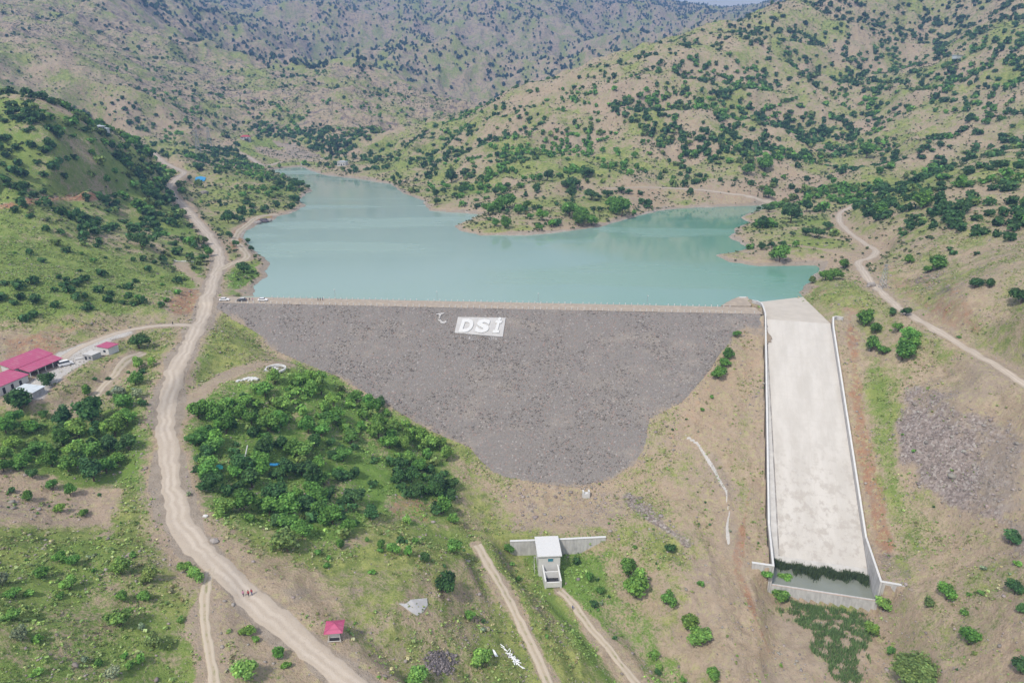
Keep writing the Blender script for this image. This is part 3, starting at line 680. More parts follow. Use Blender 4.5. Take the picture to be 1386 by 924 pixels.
# right bank
rb = area([(1130,400),(1386,420),(1386,924),(1200,924),(1195,800),(1165,640),(1130,440)], 8); lay(G, rb, .46)
lay(RD, area([(1085,385),(1150,385),(1210,420),(1160,440),(1130,425),(1100,410)], 5, ymax=420), .5)
lay(RD, strip([(1150,430),(1160,520),(1168,600),(1185,680),(1200,740)], 24, 9), .60); lay(G, strip([(1150,430),(1160,520),(1168,600),(1185,680),(1200,740)], 26, 8), .12); lay(RK, strip([(1150,430),(1160,520),(1168,600),(1185,680),(1190,740)], 14, 8), .40)
lay(G, strip([(1180,500),(1195,560),(1215,640),(1235,690),(1240,740)], 50, 20), .62); lay(LU, strip([(1180,500),(1195,560),(1215,640),(1235,690)], 30, 14), .30)
rub = area([(1222,520),(1260,530),(1310,560),(1386,600),(1386,740),(1300,700),(1240,650),(1222,600)], 8); lay(RB, rub, .55); lay(RD, rub, .25); lay(G, rub, .05); lay(BA, rub, .3)
rub2 = area([(1220,560),(1290,580),(1330,640),(1310,700),(1260,670),(1225,615)], 7); lay(RB, rub2, .74)
lay(BA, area([(1330,600),(1400,560),(1400,740),(1340,700),(1300,690)], 10), .55); lay(BA, area([(1230,470),(1330,500),(1386,540),(1386,590),(1290,560),(1230,520)], 12), .40)
lay(RD, area([(1180,350),(1250,365),(1300,375),(1345,430),(1330,470),(1250,430),(1200,395)], 6, ymax=420), .50); lay(RK, area([(1200,355),(1280,365),(1300,400),(1250,410)], 6, ymax=420), .62)
lay(G, area([(1140,245),(1386,250),(1386,400),(1310,380),(1240,350),(1190,330),(1150,290)], 6, ymax=560), .55)
lay(G, area([(995,290),(1150,285),(1150,340),(1100,360),(970,352),(1010,330)], 4, ymin=360, ymax=620), .60); lay(LU, area([(1040,300),(1120,290),(1120,322),(1050,325)], 5, ymin=360, ymax=620), .35)
lay(G, area([(1200,760),(1386,760),(1386,924),(1200,924)], 14), .33); lay(RK, area([(1180,740),(1250,745),(1240,790),(1190,800)], 7), .5)
lay(G, area([(560,250),(700,200),(830,200),(830,260),(760,290),(650,295),(580,280)], 12, ymin=520), .60)
lay(G, area([(480,235),(560,195),(620,200),(560,250),(520,248)], 8, ymin=600), .72)
lay(RD, area([(820,240),(1100,245),(1090,285),(1050,276),(900,282),(850,285)], 6, ymin=560), .42); lay(G, area([(860,235),(1100,240),(1090,285),(1050,276),(900,282),(850,285)], 8, ymin=560), .15)
rh = area([(700,60),(1130,-20),(1400,-20),(1400,240),(1100,250),(870,230),(700,160)], 25, ymin=600); lay(RK, rh * (.5 + wobb), .34); lay(RD, rh * (.5 + wobb), .30); lay(G, rh, .46)
lay(PA, area([(355,200),(375,193),(410,205),(432,214),(400,214)], 4, ymin=700), 0); 
lay(G, area([(330,190),(370,195),(430,214),(375,218),(330,206)], 4, ymin=800), .9); lay(LU, area([(330,190),(370,195),(430,214),(375,218),(330,206)], 4, ymin=800), 0); lay(PA, area([(338,196),(368,199),(405,212),(372,215)], 4, ymin=800), .3)
lay(G, area([(318,192),(372,190),(440,212),(375,220),(330,208)], 4, ymin=800), .95); lay(BA, area([(340,196),(372,199),(415,214),(380,219),(350,210)], 3, ymin=800), .6); lay(BA, area([(372,192),(400,196),(432,212),(415,216),(385,203)], 3, ymin=800), .9)
# left side cuts and farm terraces
lay(RD, area([(0,455),(60,432),(110,430),(150,440),(95,462),(50,490),(0,490)], 6, ymax=300), .58); lay(G, area([(0,455),(60,440),(110,432),(150,440),(95,462),(50,490),(0,490)], 6, ymax=300), .25)
lay(RD, area([(232,395),(265,380),(278,400),(262,425),(225,428)], 5, ymax=320), .62); lay(G, area([(232,395),(265,380),(278,400),(262,425),(225,428)], 5, ymax=320), .25)
lay(RD, area([(372,288),(395,285),(375,300),(350,312),(330,330),(312,340),(310,322),(330,300)], 4, ymin=330, ymax=600), .75)
lay(RD, strip([(0,282),(60,270),(135,266)], 10, 4, ymax=600), .9); lay(G, strip([(0,280),(60,269),(135,266)], 8, 4, ymax=600), .1)
yard = area([(20,520),(60,500),(80,478),(110,462),(150,450),(210,438),(200,445),(150,462),(150,475),(120,492),(100,505),(60,545),(20,545)], 4, ymax=290); lay(BA, yard, .9); lay(G, yard, 0); lay(PA, yard, .56)
lay(G, area([(100,520),(180,475),(205,490),(150,545),(100,560),(60,560)], 5, ymax=260), .30); lay(RD, strip([(100,525),(140,495),(175,470)], 10, 4, ymax=270), .4)
for c_ in ((372,499,11,4),(340,512,9,3)): lay(PA, area([(c_[0] + c_[2] * math.cos(t), c_[1] + c_[3] * math.sin(t)) for t in np.linspace(0, 6.1, 10)], 3), .5)
# mud and dirt beside roads, pale shore line
for nm, (Lr, w) in ROADS.items():
    m = (GX > Lr[:,0].min() - 20) & (GX < Lr[:,0].max() + 20) & (GY > Lr[:,1].min() - 20) & (GY < Lr[:,1].max() + 20)
    d, _ = seg_dist(GX[m], GY[m], Lr)
    k = (1 - sst(w * .5, w * .5 + (2.0 if w > 4 else 1.2), d + wob[m] * 4)) * (.85 if w > 5 else .5)
    BA[m] = np.maximum(BA[m], k)
    if nm in ('road', 'hill_track', 'shore_track'):
        k2 = (1 - sst(w * .5 + 1, w * .5 + 7, d + wob[m] * 6)); G[m] = G[m] * (1 - .55 * k2); RD[m] = np.maximum(RD[m], .22 * k2)
lay(BA, area([(262,430),(285,400),(300,405),(300,420),(275,450)], 4, ymax=330), .9)
lay(BA, area([(335,790),(420,845),(455,870),(490,924),(430,890),(370,830)], 8), .7); lay(BA, area([(360,775),(420,785),(440,800),(400,830),(350,795)], 9), .6)
sh = np.where(up, 1 - sst(1.5, 6.5, dl + wob * 6), 0); BA = np.maximum(BA, sh * .9); G *= 1 - sh
PA = np.maximum(PA, np.where(up & (GY > 330), 1 - sst(.5, 2.2, np.abs(dl - .9)), 0) * (.12 + .36 * sst(.35, .6, fbm(GX, GY, 28, 3, 99))))
lay(BA, np.where((o > -2) & (o < 9) & (ss > -5) & (ss < SE + 4), 1 - sst(1, 8, o), 0) * .4, .8)
gbig = (fbm(GX, GY, 38, 4, 191) - .5); G += gbig * 1.0 * np.where(gro > .5, .3, 1); G = np.clip(G, 0, 1)
# plunge area colours
plz = area([(1050,830),(1180,830),(1170,900),(1150,940),(1050,940),(1040,870)], 8); lay(BA, plz, .5); lay(G, plz, .25)
V = np.stack([GX, GY, GZ], -1).reshape(-1, 3)
ii = (np.arange(KV - 1)[:, None] * KU + np.arange(KU - 1)[None, :]).ravel()
F = np.stack([ii, ii + 1, ii + KU + 1, ii + KU], -1)
m1 = np.stack([G, LU, RB, RD], -1).reshape(-1, 4); m2 = np.stack([BA, PA, RK, np.ones_like(BA)], -1).reshape(-1, 4)
terrain = link('ground', mesh_np('ground', V, F, MAT['terrain'], True, {'m1': m1, 'm2': m2})); tag(terrain, kind='structure')

# ---- water
def ngon(name, P, z, mat, kind=None):
    bm = bmesh.new(); f = bm.faces.new([bm.verts.new((x, y, z)) for x, y in P]); bmesh.ops.triangulate(bm, faces=[f]); bmesh.ops.recalc_face_normals(bm, faces=bm.faces[:])
    me = bpy.data.meshes.new(name); bm.to_mesh(me); bm.free(); me.materials.append(mat)
    for p in me.polygons:
        if p.normal.z < 0: me.flip_normals(); break
    o_ = link(name, me)
    if kind: tag(o_, kind=kind)
    return o_
minx, maxx = -420, 300
ngon('reservoir_water', [(-170, 306), (-152, 312), (-260, 520), (-430, 860), (-420, 1010), (-150, 960), (60, 700), (330, 640), (300, 460), (230, 360), (150, 302), (134, 296), (128.5, 290), (110, 299), (102, 290), (-120, 306)], WATER_Z, MAT['water'], 'structure')

# ---- roads as ribbons
def ribbon(name, L, w, mat, lift=.07, step=None):
    n = len(L); seg = np.hypot(*(np.diff(L[:, :2], axis=0).T)); s = np.concatenate([[0], np.cumsum(seg)])
    k = max(int(s[-1] / 1.2), 4); S = np.linspace(0, s[-1], k)
    X = np.interp(S, s, L[:, 0]); Y = np.interp(S, s, L[:, 1]); Z = np.interp(S, s, L[:, 2])
    tx = np.gradient(X); ty = np.gradient(Y); q = np.hypot(tx, ty); nx, ny = ty / q, -tx / q
    nc = 9; Vs = np.zeros((k, nc, 3)); UV = np.zeros((k, nc, 2))
    eL = (vnoise(S / 2.3, S * 0, 5) - .5) * .9 + (vnoise(S / 9, S * 0, 6) - .5) * 1.2; eR = (vnoise(S / 2.3, S * 0, 15) - .5) * .9 + (vnoise(S / 9, S * 0, 16) - .5) * 1.2
    for j in range(nc):
        f = j / (nc - 1); off_ = (f - .5) * w + (eL * (1 - f) + eR * f) * min(1, w / 6)
        Vs[:, j, 0] = X + nx * off_; Vs[:, j, 1] = Y + ny * off_
        Vs[:, j, 2] = zat(Vs[:, j, 0], Vs[:, j, 1]) + lift - (.22 if j in (0, nc - 1) else 0)
        UV[:, j, 0] = f; UV[:, j, 1] = S
    idx = (np.arange(k - 1)[:, None] * nc + np.arange(nc - 1)[None, :]).ravel()
    F_ = np.stack([idx, idx + 1, idx + nc + 1, idx + nc], -1)
    me = mesh_np(name, Vs.reshape(-1, 3), F_, mat, True)
    uvl = me.uv_layers.new(name='UVMap'); uvl.data.foreach_set('uv', UV.reshape(-1, 2)[F_.ravel()].astype(np.float32).ravel())
    if me.polygons[0].normal.z < 0: me.flip_normals()
    return tag(link(name, me), kind='structure')
for nm, (Lr, w) in ROADS.items():
    if nm in ('upper_track', 'lay_by', 'grove_track', 'contour_track', 'far_track', 'side_track'): continue
    ribbon(nm, Lr, w, MAT['road'] if nm in ('road', 'hill_track', 'access_road') else MAT['track'], .09)
for nm in ('contour_track', 'far_track'): ribbon(nm, ROADS[nm][0], ROADS[nm][1], MAT['road'], .25)
# ------------------------------------------------------------------ the embankment dam
rng = random.Random(7); nr = np.random.default_rng(7)
dam = empty('embankment_dam', (-10, crest_y(-10), 0), 0, 'grey rock-filled embankment dam with a gravel crest holding back the green lake', 'dam')
def under(me_or_obj, parent):
    """parent keeping the world position"""
    me_or_obj.parent = parent; me_or_obj.matrix_parent_inverse = Matrix.Translation(-Vector(parent.location)) if not any(parent.rotation_euler) else (Matrix.Translation(parent.location) @ parent.rotation_euler.to_matrix().to_4x4()).inverted()
    return me_or_obj
# rock fill face
xs = np.arange(-136, 111, .75); dsv = np.concatenate([[CW - .3], np.arange(CW + .2, 102, .75)])
XX, DD_ = np.meshgrid(xs, dsv); YY = crest_y(XX) - DD_ / CN
sd = poly_sd(XX, YY, DAM_XY) + (fbm(XX, YY, 6, 4, 207) - .5) * 5 * (dam_d(XX, YY) > CW + 4)
ZZ = dam_z(XX, YY) + (fbm(XX, YY, 1.3, 2, 201) - .5) * .28 + (fbm(XX, YY, 9, 3, 205) - .5) * .8
ZZ[0] = -.02
ZZ = ZZ - np.clip(sd - .5, 0, 5) * .8
okv = sd < 4
nX = len(xs); ii = (np.arange(len(dsv) - 1)[:, None] * nX + np.arange(nX - 1)[None, :]).ravel()
F = np.stack([ii, ii + 1, ii + nX + 1, ii + nX], -1); okf = okv.ravel()[F].all(1)
F = F[okf]; used = np.unique(F); remap = -np.ones(XX.size, int); remap[used] = np.arange(len(used))
Vd = np.stack([XX, YY, ZZ], -1).reshape(-1, 3)[used]
eg = (sst(-5, 2.5, poly_sd(XX, YY, DAM_XY) + (fbm(XX, YY, 12, 3, 209) - .5) * 8) * (dam_d(XX, YY) > CW + 6)).ravel()[used]; eg = np.stack([eg] * 3 + [np.ones_like(eg)], -1)
me = mesh_np('rock_face', Vd, remap[F][:, ::-1], MAT['rockfill'], False, {'edge': eg})
if me.polygons[0].normal.z < 0: me.flip_normals()
under(link('rock_face', me), dam)
# crest and wet slope
def crestpt(X, d, z): return (X - .07 * 0, crest_y(X) - d / CN, z)
mb = MB(); X0, X1 = -150, 108.6
for (d0, z0, d1, z1) in ((CW, 0, -CW, 0), (-CW, 0, -CW - 12, -6.0)):
    n_ = 60
    for k in range(n_):
        a = X0 + (X1 - X0) * k / n_; b = X0 + (X1 - X0) * (k + 1) / n_
        if d0 < 0: continue
        mb.face([crestpt(a, d0, z0), crestpt(b, d0, z0), crestpt(b, d1, z1), crestpt(a, d1, z1)])
o_ = under(mb.build('crest_road', MAT['crest_gravel']), dam)
mb = MB(); n_ = 60; X0 = -128
for k in range(n_):
    a = X0 + (X1 - X0) * k / n_; b = X0 + (X1 - X0) * (k + 1) / n_
    mb.face([crestpt(a, -CW, -.02), crestpt(b, -CW, -.02), crestpt(b, -CW - 13, -6.5), crestpt(a, -CW - 13, -6.5)])
under(mb.build('water_side_slope', MAT['rockfill']), dam)
# marker posts on both edges
post0 = None
def post(X, d, k):
    global post0
    x, y, z = crestpt(X, d, 0)
    if post0 is None:
        m_ = MB(); m_.box((0, 0, .42), (.30, .26, .95), 0, .03); m_.box((0, 0, .93), (.34, .30, .10), 0, .02)
        o = m_.build('marker_post', MAT['white_paint']); post0 = o
    else:
        o = post0.copy(); COL.objects.link(o)
    o.location = (x, y, z + rng.uniform(-.05, .03)); o.rotation_euler = (rng.uniform(-.05, .05), rng.uniform(-.05, .05), rng.uniform(-.1, .1))
    if k == 0: tag(o, 'short white marker post in the row on the lake side of the dam crest', 'post', 'marker posts on the lake side of the crest')
    else: tag(o, 'short white marker post in the row on the rock face side of the crest', 'post', 'marker posts on the rock face side of the crest')
for k, d in ((0, -4.3), (1, 4.3)):
    X = -112.0 if k == 0 else -126.0
    while X < (100 if k == 0 else 106):
        if rng.random() > .03: post(X, d, k)
        X += 2.72
# lamps on the crest
lamp_lab = ['thin lamp post on the dam crest just right of the three dark-clothed people', 'thin lamp post on the dam crest above the white broken mark', 'thin lamp post on the dam crest just right of the white DSI sign', 'thin lamp post nearest the spillway on the lake side of the crest']
lp0 = None
for i, px in enumerate((451, 591.5, 728, 872.5)):
    x, y, z = at(px, 408, 0); y = crest_y(x) + 4.7
    if lp0 is None:
        lp0 = empty('lamp_post', (x, y, 0))
        MB().tube((0,0,-.1), (0,0,4.6), .07, .045).tube((0,0,4.55), (0,-.8,4.75), .035).build('pole', MAT['galvanised'], lp0)
        MB().box((0,-.8,4.75), (.34,.85,.20), 0, .04).build('lamp_head', MAT['white_paint'], lp0)
        MB().box((0,0,.05), (.5,.5,.3), 0, .03).build('base', MAT['pale_concrete'], lp0); o = lp0
    else: o = copy_tree(lp0); o.location = (x, y, 0)
    tag(o, lamp_lab[i], 'lamp post', 'lamp posts along the dam crest')

# ------------------------------------------------------------------ DSI sign laid on the rock face
def dampt(px, py, up_=0.0):
    p = Vector(at_dam(px, py)); return p + NRM * up_
e1 = Vector((1, -.07, 0)).normalized()
dwn = Vector((-.07 * 1, -1, -DSL / 1)); dwn = (Vector((0, -1, 0)) * 1 + Vector((0, 0, -DSL))).normalized()
NRM = e1.cross(dwn) * -1; NRM.normalize()
if NRM.z < 0: NRM = -NRM
c0, c1, c2, c3 = [Vector(at_dam(*p)) for p in ((620, 429.8), (684.5, 431), (680.5, 456.6), (615.3, 451.2))]
sign = empty('hillside_sign', ((c0 + c2) / 2), 0, 'big white concrete panel with raised letters lying on the rock face', 'sign')
so = (c0 + c2) / 2; axx = (c1 - c0).normalized(); axz = axx.cross(c3 - c0).normalized()
if axz.z < 0: axz = -axz
axy = axz.cross(axx)
RM = Matrix((axx, axy, axz)).transposed()
def loc2(p): return RM.inverted() @ (p - so)
pts = [loc2(c) for c in (c0, c1, c2, c3)]
mb = MB(); mb.prism([(p.x, p.y) for p in pts][::-1], -1.2, .45)
pn = mb.build('panel', simple('panel_concrete', (.47, .46, .45), .85, .2, .6, dirt=(.40, .39, .38)), sign); pn.matrix_local = RM.to_4x4()
# letters
W_ = (c1 - c0).length; H_ = abs(pts[0].y - pts[3].y)
def letter(ch, x, w, hgt, skew):
    cu = bpy.data.curves.new('letter', 'FONT'); cu.body = ch; cu.size = 1; cu.extrude = .5; cu.offset = .05; cu.align_x = 'LEFT'
    to = bpy.data.objects.new('tmp', cu); COL.objects.link(to); bpy.context.view_layer.update()
    me = bpy.data.meshes.new_from_object(to); bpy.data.objects.remove(to)
    co = np.array([v.co[:] for v in me.vertices]); mn, mx = co.min(0), co.max(0)
    nx = (co[:, 0] - mn[0]) / (mx[0] - mn[0]) * w; ny = (co[:, 1] - mn[1]) / (mx[1] - mn[1]) * hgt
    for i, v in enumerate(me.vertices): v.co = (x + nx[i] + skew * ny[i], -H_ / 2 + .10 * H_ + ny[i] - (x) * SKY, (.45) + (.42 if co[i, 2] > 0 else -.1))
    me.materials.clear(); me.materials.append(MAT['white_paint'])
    o = link('letter', me, sign); o.matrix_local = RM.to_4x4(); return o
SKY = 0.0
cxl = min(p.x for p in pts)
letter('D', -W_ / 2 + .07 * W_, .26 * W_, H_ * .84, .13)
letter('S', -W_ / 2 + .40 * W_, .27 * W_, H_ * .84, .13)
letter('İ' if True else 'I', -W_ / 2 + .77 * W_, .13 * W_, H_ * .98, .13)

for ch_ in sign.children:
    if ch_.name.startswith('letter'): pass
# spilled white stones around the sign and the broken white mark
def rocks_mesh(name, P, S, C, mat, flat=.7, seed=1):
    """many irregular stones merged: P positions, S sizes, C colours"""
    r = np.random.default_rng(seed)
    base = []; bm = bmesh.new(); bmesh.ops.create_icosphere(bm, subdivisions=1, radius=1); bm.verts.ensure_lookup_table()
    bv = np.array([v.co[:] for v in bm.verts]); bf = np.array([[v.index for v in f.verts] for f in bm.faces]); bm.free()
    n = len(P); nv = len(bv)
    sc = r.uniform(.55, 1.3, (n, 1, 3)) * np.array([1, 1, flat]); jit = r.uniform(.75, 1.2, (n, nv, 1))
    an = r.uniform(0, 6.28, n); c, s = np.cos(an)[:, None], np.sin(an)[:, None]
    Q = bv[None] * sc * jit; X = Q[..., 0] * c - Q[..., 1] * s; Y = Q[..., 0] * s + Q[..., 1] * c
    Q = np.stack([X, Y, Q[..., 2]], -1) * np.asarray(S)[:, None, None] + np.asarray(P)[:, None, :]
    Fq = (bf[None] + (np.arange(n) * nv)[:, None, None]).reshape(-1, 3)
    cols = np.repeat(np.concatenate([C, np.ones((n, 1))], 1), nv, 0)
    return mesh_np(name, Q.reshape(-1, 3), Fq, mat, False, {'Col': cols})
mk = []
for a, b, k in (((592, 425.5), (600, 424.5), 26), ((596.5, 425), (594, 433.5), 22), ((594, 433), (601.5, 438), 30), ((598, 437.5), (604, 435.5), 36)):
    for i in range(k):
        t = rng.random(); p = at_dam(a[0] * (1 - t) + b[0] * t + rng.gauss(0, .45), a[1] * (1 - t) + b[1] * t + rng.gauss(0, .35)); mk.append((p[0], p[1], p[2] + .1))
mk = np.array(mk)
tag(link('painted_stones', rocks_mesh('painted_stones', mk, nr.uniform(.3, .6, len(mk)), nr.uniform(.6, .8, (len(mk), 1)) * np.ones(3), MAT['stones'], .5)), 'broken white painted stone mark left of the lettered panel', 'painted mark')
mk = np.array([at_dam(rng.uniform(617, 682), 455 + rng.random() ** 2 * 7) for i in range(120)] + [at_dam(rng.gauss(637, 3), rng.gauss(457, 2)) for i in range(60)] + [at_dam(rng.gauss(667, 3), rng.gauss(458, 2)) for i in range(60)])
tag(link('loose_white_stones', rocks_mesh('loose_white_stones', mk, nr.uniform(.12, .32, len(mk)), nr.uniform(.45, .7, (len(mk), 1)) * np.ones(3), MAT['stones'], .5)), kind='stuff')
# stones of the rock fill
n = 26000; xr = nr.uniform(-133, 106, n); dr = nr.uniform(CW, 95, n); yr = crest_y(xr) - dr / CN
k = poly_sd(xr, yr, DAM_XY) < nr.exponential(2.6, n) - .8; xr, yr = xr[k], yr[k]; n = len(xr)
sz = np.exp(nr.normal(-1.65, .42, n)).clip(.10, .6); base = nr.uniform(.11, .30, (n, 1)); C = base * .95 * np.array([1, .94, .88]) * nr.uniform(.92, 1.08, (n, 3))
w_ = nr.random(n) < .008; C[w_] = nr.uniform(.32, .5, (w_.sum(), 1)) * np.array([1, .95, .88])
tag(link('loose_stones', rocks_mesh('loose_stones', np.stack([xr, yr, np.maximum(dam_z(xr, yr), zat(xr, yr)) + .05], -1), sz, C, MAT['stones'], .6, 3)), kind='stuff')

# ------------------------------------------------------------------ spillway
spw = empty('spillway', (float(ST[0]), float(ST[1]), 0), 0, 'long pale concrete spillway chute with side walls running down beside the dam', 'spillway')
def sheet(name, s_list, z_list, w0, w1, mat, nw=8, uvs=True):
    Vs = []; UVs = []
    for s, z in zip(s_list, z_list):
        a0 = w0(s) if callable(w0) else w0; a1 = w1(s) if callable(w1) else w1
        for j in range(nw + 1):
            w = a0 + (a1 - a0) * j / nw; x, y = sp_xy(s, w); Vs.append((x, y, z)); UVs.append((w, s))
    k = len(s_list); idx = (np.arange(k - 1)[:, None] * (nw + 1) + np.arange(nw)[None, :]).ravel()
    F_ = np.stack([idx, idx + 1, idx + nw + 2, idx + nw + 1], -1)
    me = mesh_np(name, np.array(Vs), F_, mat, False); uvl = me.uv_layers.new(name='UVMap')
    uvl.data.foreach_set('uv', np.array(UVs)[F_.ravel()].astype(np.float32).ravel())
    if me.polygons[0].normal.z < 0: me.flip_normals()
    return under(link(name, me), spw)
sv = list(np.linspace(0, SL, 60)); sheet('chute_floor', sv, [-2.6 - 47.4 / SL * s for s in sv], .42, SW, MAT['chute'], 12)
simple('chute_edge', (.50, .485, .465), .85, .2, .5, dirt=(.36, .345, .33)); simple('gutter_stain', (.27, .25, .235), .9, .4, .4, dirt=(.45, .43, .40))
sheet('edge_strip', sv, [-2.585 - 47.4 / SL * s for s in sv], lambda s: float(wl_(s)), 0, MAT['chute_edge'], 3)
sheet('drain_groove', sv, [-2.68 - 47.4 / SL * s for s in sv], -.04, .46, MAT['gutter_stain'], 2)
av = list(np.linspace(-49, 0, 18)); apo = sheet('approach_apron', av, [-2.6] * 18, 0, lambda s: float(apron_w(s)), MAT['apron_concrete'], 10)
for v in apo.data.vertices:
    s_, w_ = sp_sw(v.co.x, v.co.y); v.co.z = float(apron_z(s_, max(w_, 0)))
bs = [SL, SL + 1.2, SL + 3.5, SE]; sheet('basin_floor', bs, [-50.0, -51.2, -54, -54], lambda s: float(wl_(s)), SW, MAT['chute_edge'], 4)
def wall(name, path, ztop, zbot, th, mat):
    """wall along (s,w) path with per-point top and bottom"""
    Q = [Vector((*sp_xy(s, w), 0)) for s, w in path]; bm = bmesh.new(); rings = []
    for i, q in enumerate(Q):
        d = (Q[min(i + 1, len(Q) - 1)] - Q[max(i - 1, 0)]).normalized(); nrm = Vector((-d.y, d.x, 0)) * th / 2
        rings.append([bm.verts.new((q + nrm).to_tuple()[:2] + (zbot[i],)), bm.verts.new((q - nrm).to_tuple()[:2] + (zbot[i],)), bm.verts.new((q - nrm).to_tuple()[:2] + (ztop[i],)), bm.verts.new((q + nrm).to_tuple()[:2] + (ztop[i],))])
    for a, b in zip(rings[:-1], rings[1:]):
        for j in range(4): bm.faces.new((a[j], a[(j+1) % 4], b[(j+1) % 4], b[j]))
    bm.faces.new(rings[0][::-1]); bm.faces.new(rings[-1]); bmesh.ops.recalc_face_normals(bm, faces=bm.faces[:])
    me = bpy.data.meshes.new(name); bm.to_mesh(me); bm.free(); me.materials.append(mat); return under(link(name, me), spw)
ws_ = [0, 6, 12, 24, 36, 48, 60, 72, 84, 95, 103, SE]
lp = [(-17, -4.6), (-16.2, -2.4), (-13, -.8), (-8, -.5)] + [(s, float(wl_(s)) - .30) for s in ws_]
lt = [.7, .7, .65, .5] + [float(sp_wall(s)) for s in ws_]; lb = [-4] * 4 + [float(sp_floor(s)) - 2 if s < SL else -56 for s in ws_]
wl = wall('left_wall', lp, lt, lb, .55, MAT['board'])
rp = [(-1.5, SW + 5.0), (-2.2, SW + 2.6), (-.5, SW + .8), (4, SW + .4)] + [(s, SW + .35) for s in ws_[1:]]
rt = [.1, .2, .2, -1.6] + [float(sp_wall(s)) for s in ws_[1:]]; rt[3] = float(sp_wall(4)); rb_ = [-5, -5, -5, -7] + [float(sp_floor(s)) - 2 if s < SL else -56.5 for s in ws_[1:]]
wr = wall('right_wall', rp, rt, rb_, .55, MAT['board'])
def cope(path, zt, par, th=.62):
    Q = wall('coping', path, [z + .12 for z in zt], [z + .004 for z in zt], th, MAT['white_render']); Q.parent = par; Q.matrix_parent_inverse = (par.matrix_parent_inverse.copy()); 
    Q.matrix_parent_inverse = Matrix.Identity(4); return Q
c_ = cope(lp, lt, wl); c_ = cope(rp, rt, wr)
wall('left_wing_wall', [(SE - .4, -3.75), (SE - .4, -9.5)], [-45.25, -45.3], [-57, -50], .7, MAT['board'])
wall('right_wing_wall', [(SE - .4, SW + .75), (SE - .4, SW + 7.6)], [-45.25, -45.5], [-58, -50], .7, MAT['board'])
wall('left_wing_cap', [(SE - .4, -3.6), (SE - .4, -9.6)], [-45.08, -45.12], [-45.24, -45.24], .86, MAT['white_render'])
wall('right_wing_cap', [(SE - .4, SW + .6), (SE - .4, SW + 7.7)], [-45.08, -45.3], [-45.24, -45.49], .86, MAT['white_render'])
wall('end_sill', [(SE - .3, -3.07), (SE - .3, SW - .02)], [-52.0, -52.0], [-57, -57], .9, MAT['board'])
simple('rusty_edge', (.50, .42, .36), .9, .3, .4, dirt=(.45, .27, .17))
wall('sill_lip', [(SE + .02, -3.07), (SE + .02, SW - .02)], [-51.9, -51.9], [-51.996, -51.996], .34, MAT['rusty_edge'])
pw = sheet('basin_water', [SL + 1.0, SE - .8], [-52.25, -52.25], lambda s: float(wl_(s)) + .02, SW - .02, MAT['pool'], 1); pw.parent = None; pw.matrix_parent_inverse = Matrix.Identity(4); tag(pw, kind='structure'); pw.name = 'still_pool_water'
# crest end slab beside the spillway
x, y, z = at(1013, 405, -1.5)
slab = MB(); P_ = [at(*p, -.9)[:2] for p in ((976,413.5),(990,405.5),(1000,401.5),(1012,401.5),(1017,412),(1016,414))]; slab.prism(P_, -4, -.9)
slab = slab.build('landing_slab', MAT['crest_gravel']); tag(slab, 'small gravel landing with a pale edge at the lake end of the crest by the spillway', 'landing')
MB().box((0,0,0), (3.2,1.0,.5), 0, .05).build('edge_block', MAT['white_render'], slab, loc=at(1005.5, 402.5, -.72))

# ------------------------------------------------------------------ valve house and its walls
vh = empty('valve_house', (VX, 177.0, -48.5), R(3.5), 'small white flat-roofed valve house standing against a grey headwall below the dam', 'valve house')
# local frame: x right, y away
MB().box((0, 0, 2.6), (6.6, 9.0, 7.6), 0, .03).build('wall', MAT['white_render'], vh)
MB().box((0, 0, 6.62), (7.5, 9.9, .42), 0, .04).build('roof', MAT['white_paint'], vh)
w_ = MB().box((.3, -4.53, 5.05), (1.55, .12, 1.15), 0, .02).build('window', MAT['window_blue'], vh)
MB().box((.3, -4.56, 5.66), (1.75, .14, .10)).box((.3, -4.56, 4.44), (1.75, .14, .10)).box((-.53, -4.56, 5.05), (.10, .14, 1.12)).box((1.13, -4.56, 5.05), (.10, .14, 1.12)).build('frame', MAT['white_render'], w_)
dr_ = MB().box((-3.33, -1.5, 2.0), (.10, 1.0, 2.1), 0, .01).build('door', MAT['galvanised'], vh)
# outlet basin in front
MB().prism([(-2.3,-4.55),(-1.85,-4.55),(-1.45,-9.9),(-1.95,-9.9)], -2.5, [3.35,3.35,1.6,1.6]).prism([(2.3,-4.55),(2.75,-4.55),(3.15,-9.9),(2.65,-9.9)], -2.5, [3.35,3.35,1.6,1.6]).box((.6,-9.75,.2), (4.1,.4,1.8)).build('outlet_basin', MAT['white_render'], vh)
MB().box((.45,-6.6,1.35), (4.1,.4,2.2)).box((-.95,-6.6,-.1),(1.2,.38,1.0)).box((1.9,-6.6,-.1),(1.2,.38,1.0)).build('weir_wall', MAT['white_render'], vh)
MB().box((.5,-8.2,.15), (3.8,3.0,.1)).build('basin_bed', MAT['dark_opening'], vh)
MB().tube((-4.4,-1.6,-.6), (-4.4,-1.6,4.4), .09).tube((-4.4,-3.4,-1), (-4.4,-3.4,3.0), .07).tube((-4.4,-1.6,3.9), (-3.3,-1.6,3.9), .05).build('vent_pipe', MAT['white_render'], vh)
hw = empty('headwall', (VX, 182.4, -48.5), R(2.5), 'long grey concrete headwall with a white top edge behind the valve house', 'retaining wall')
def hwall(x0, x1, z0, z1, name):
    m_ = MB(); m_.prism([(x0,-.3),(x1,-.3),(x1,.3),(x0,.3)], -3, [z0,z1,z1,z0]); w = m_.build(name, MAT['board'], hw)
    MB().prism([(x0,-.42),(x1,-.42),(x1,.42),(x0,.42)], [z0+.004,z1+.004,z1+.004,z0+.004], [z0+.2,z1+.2,z1+.2,z0+.2]).build('coping', MAT['white_paint'], w)
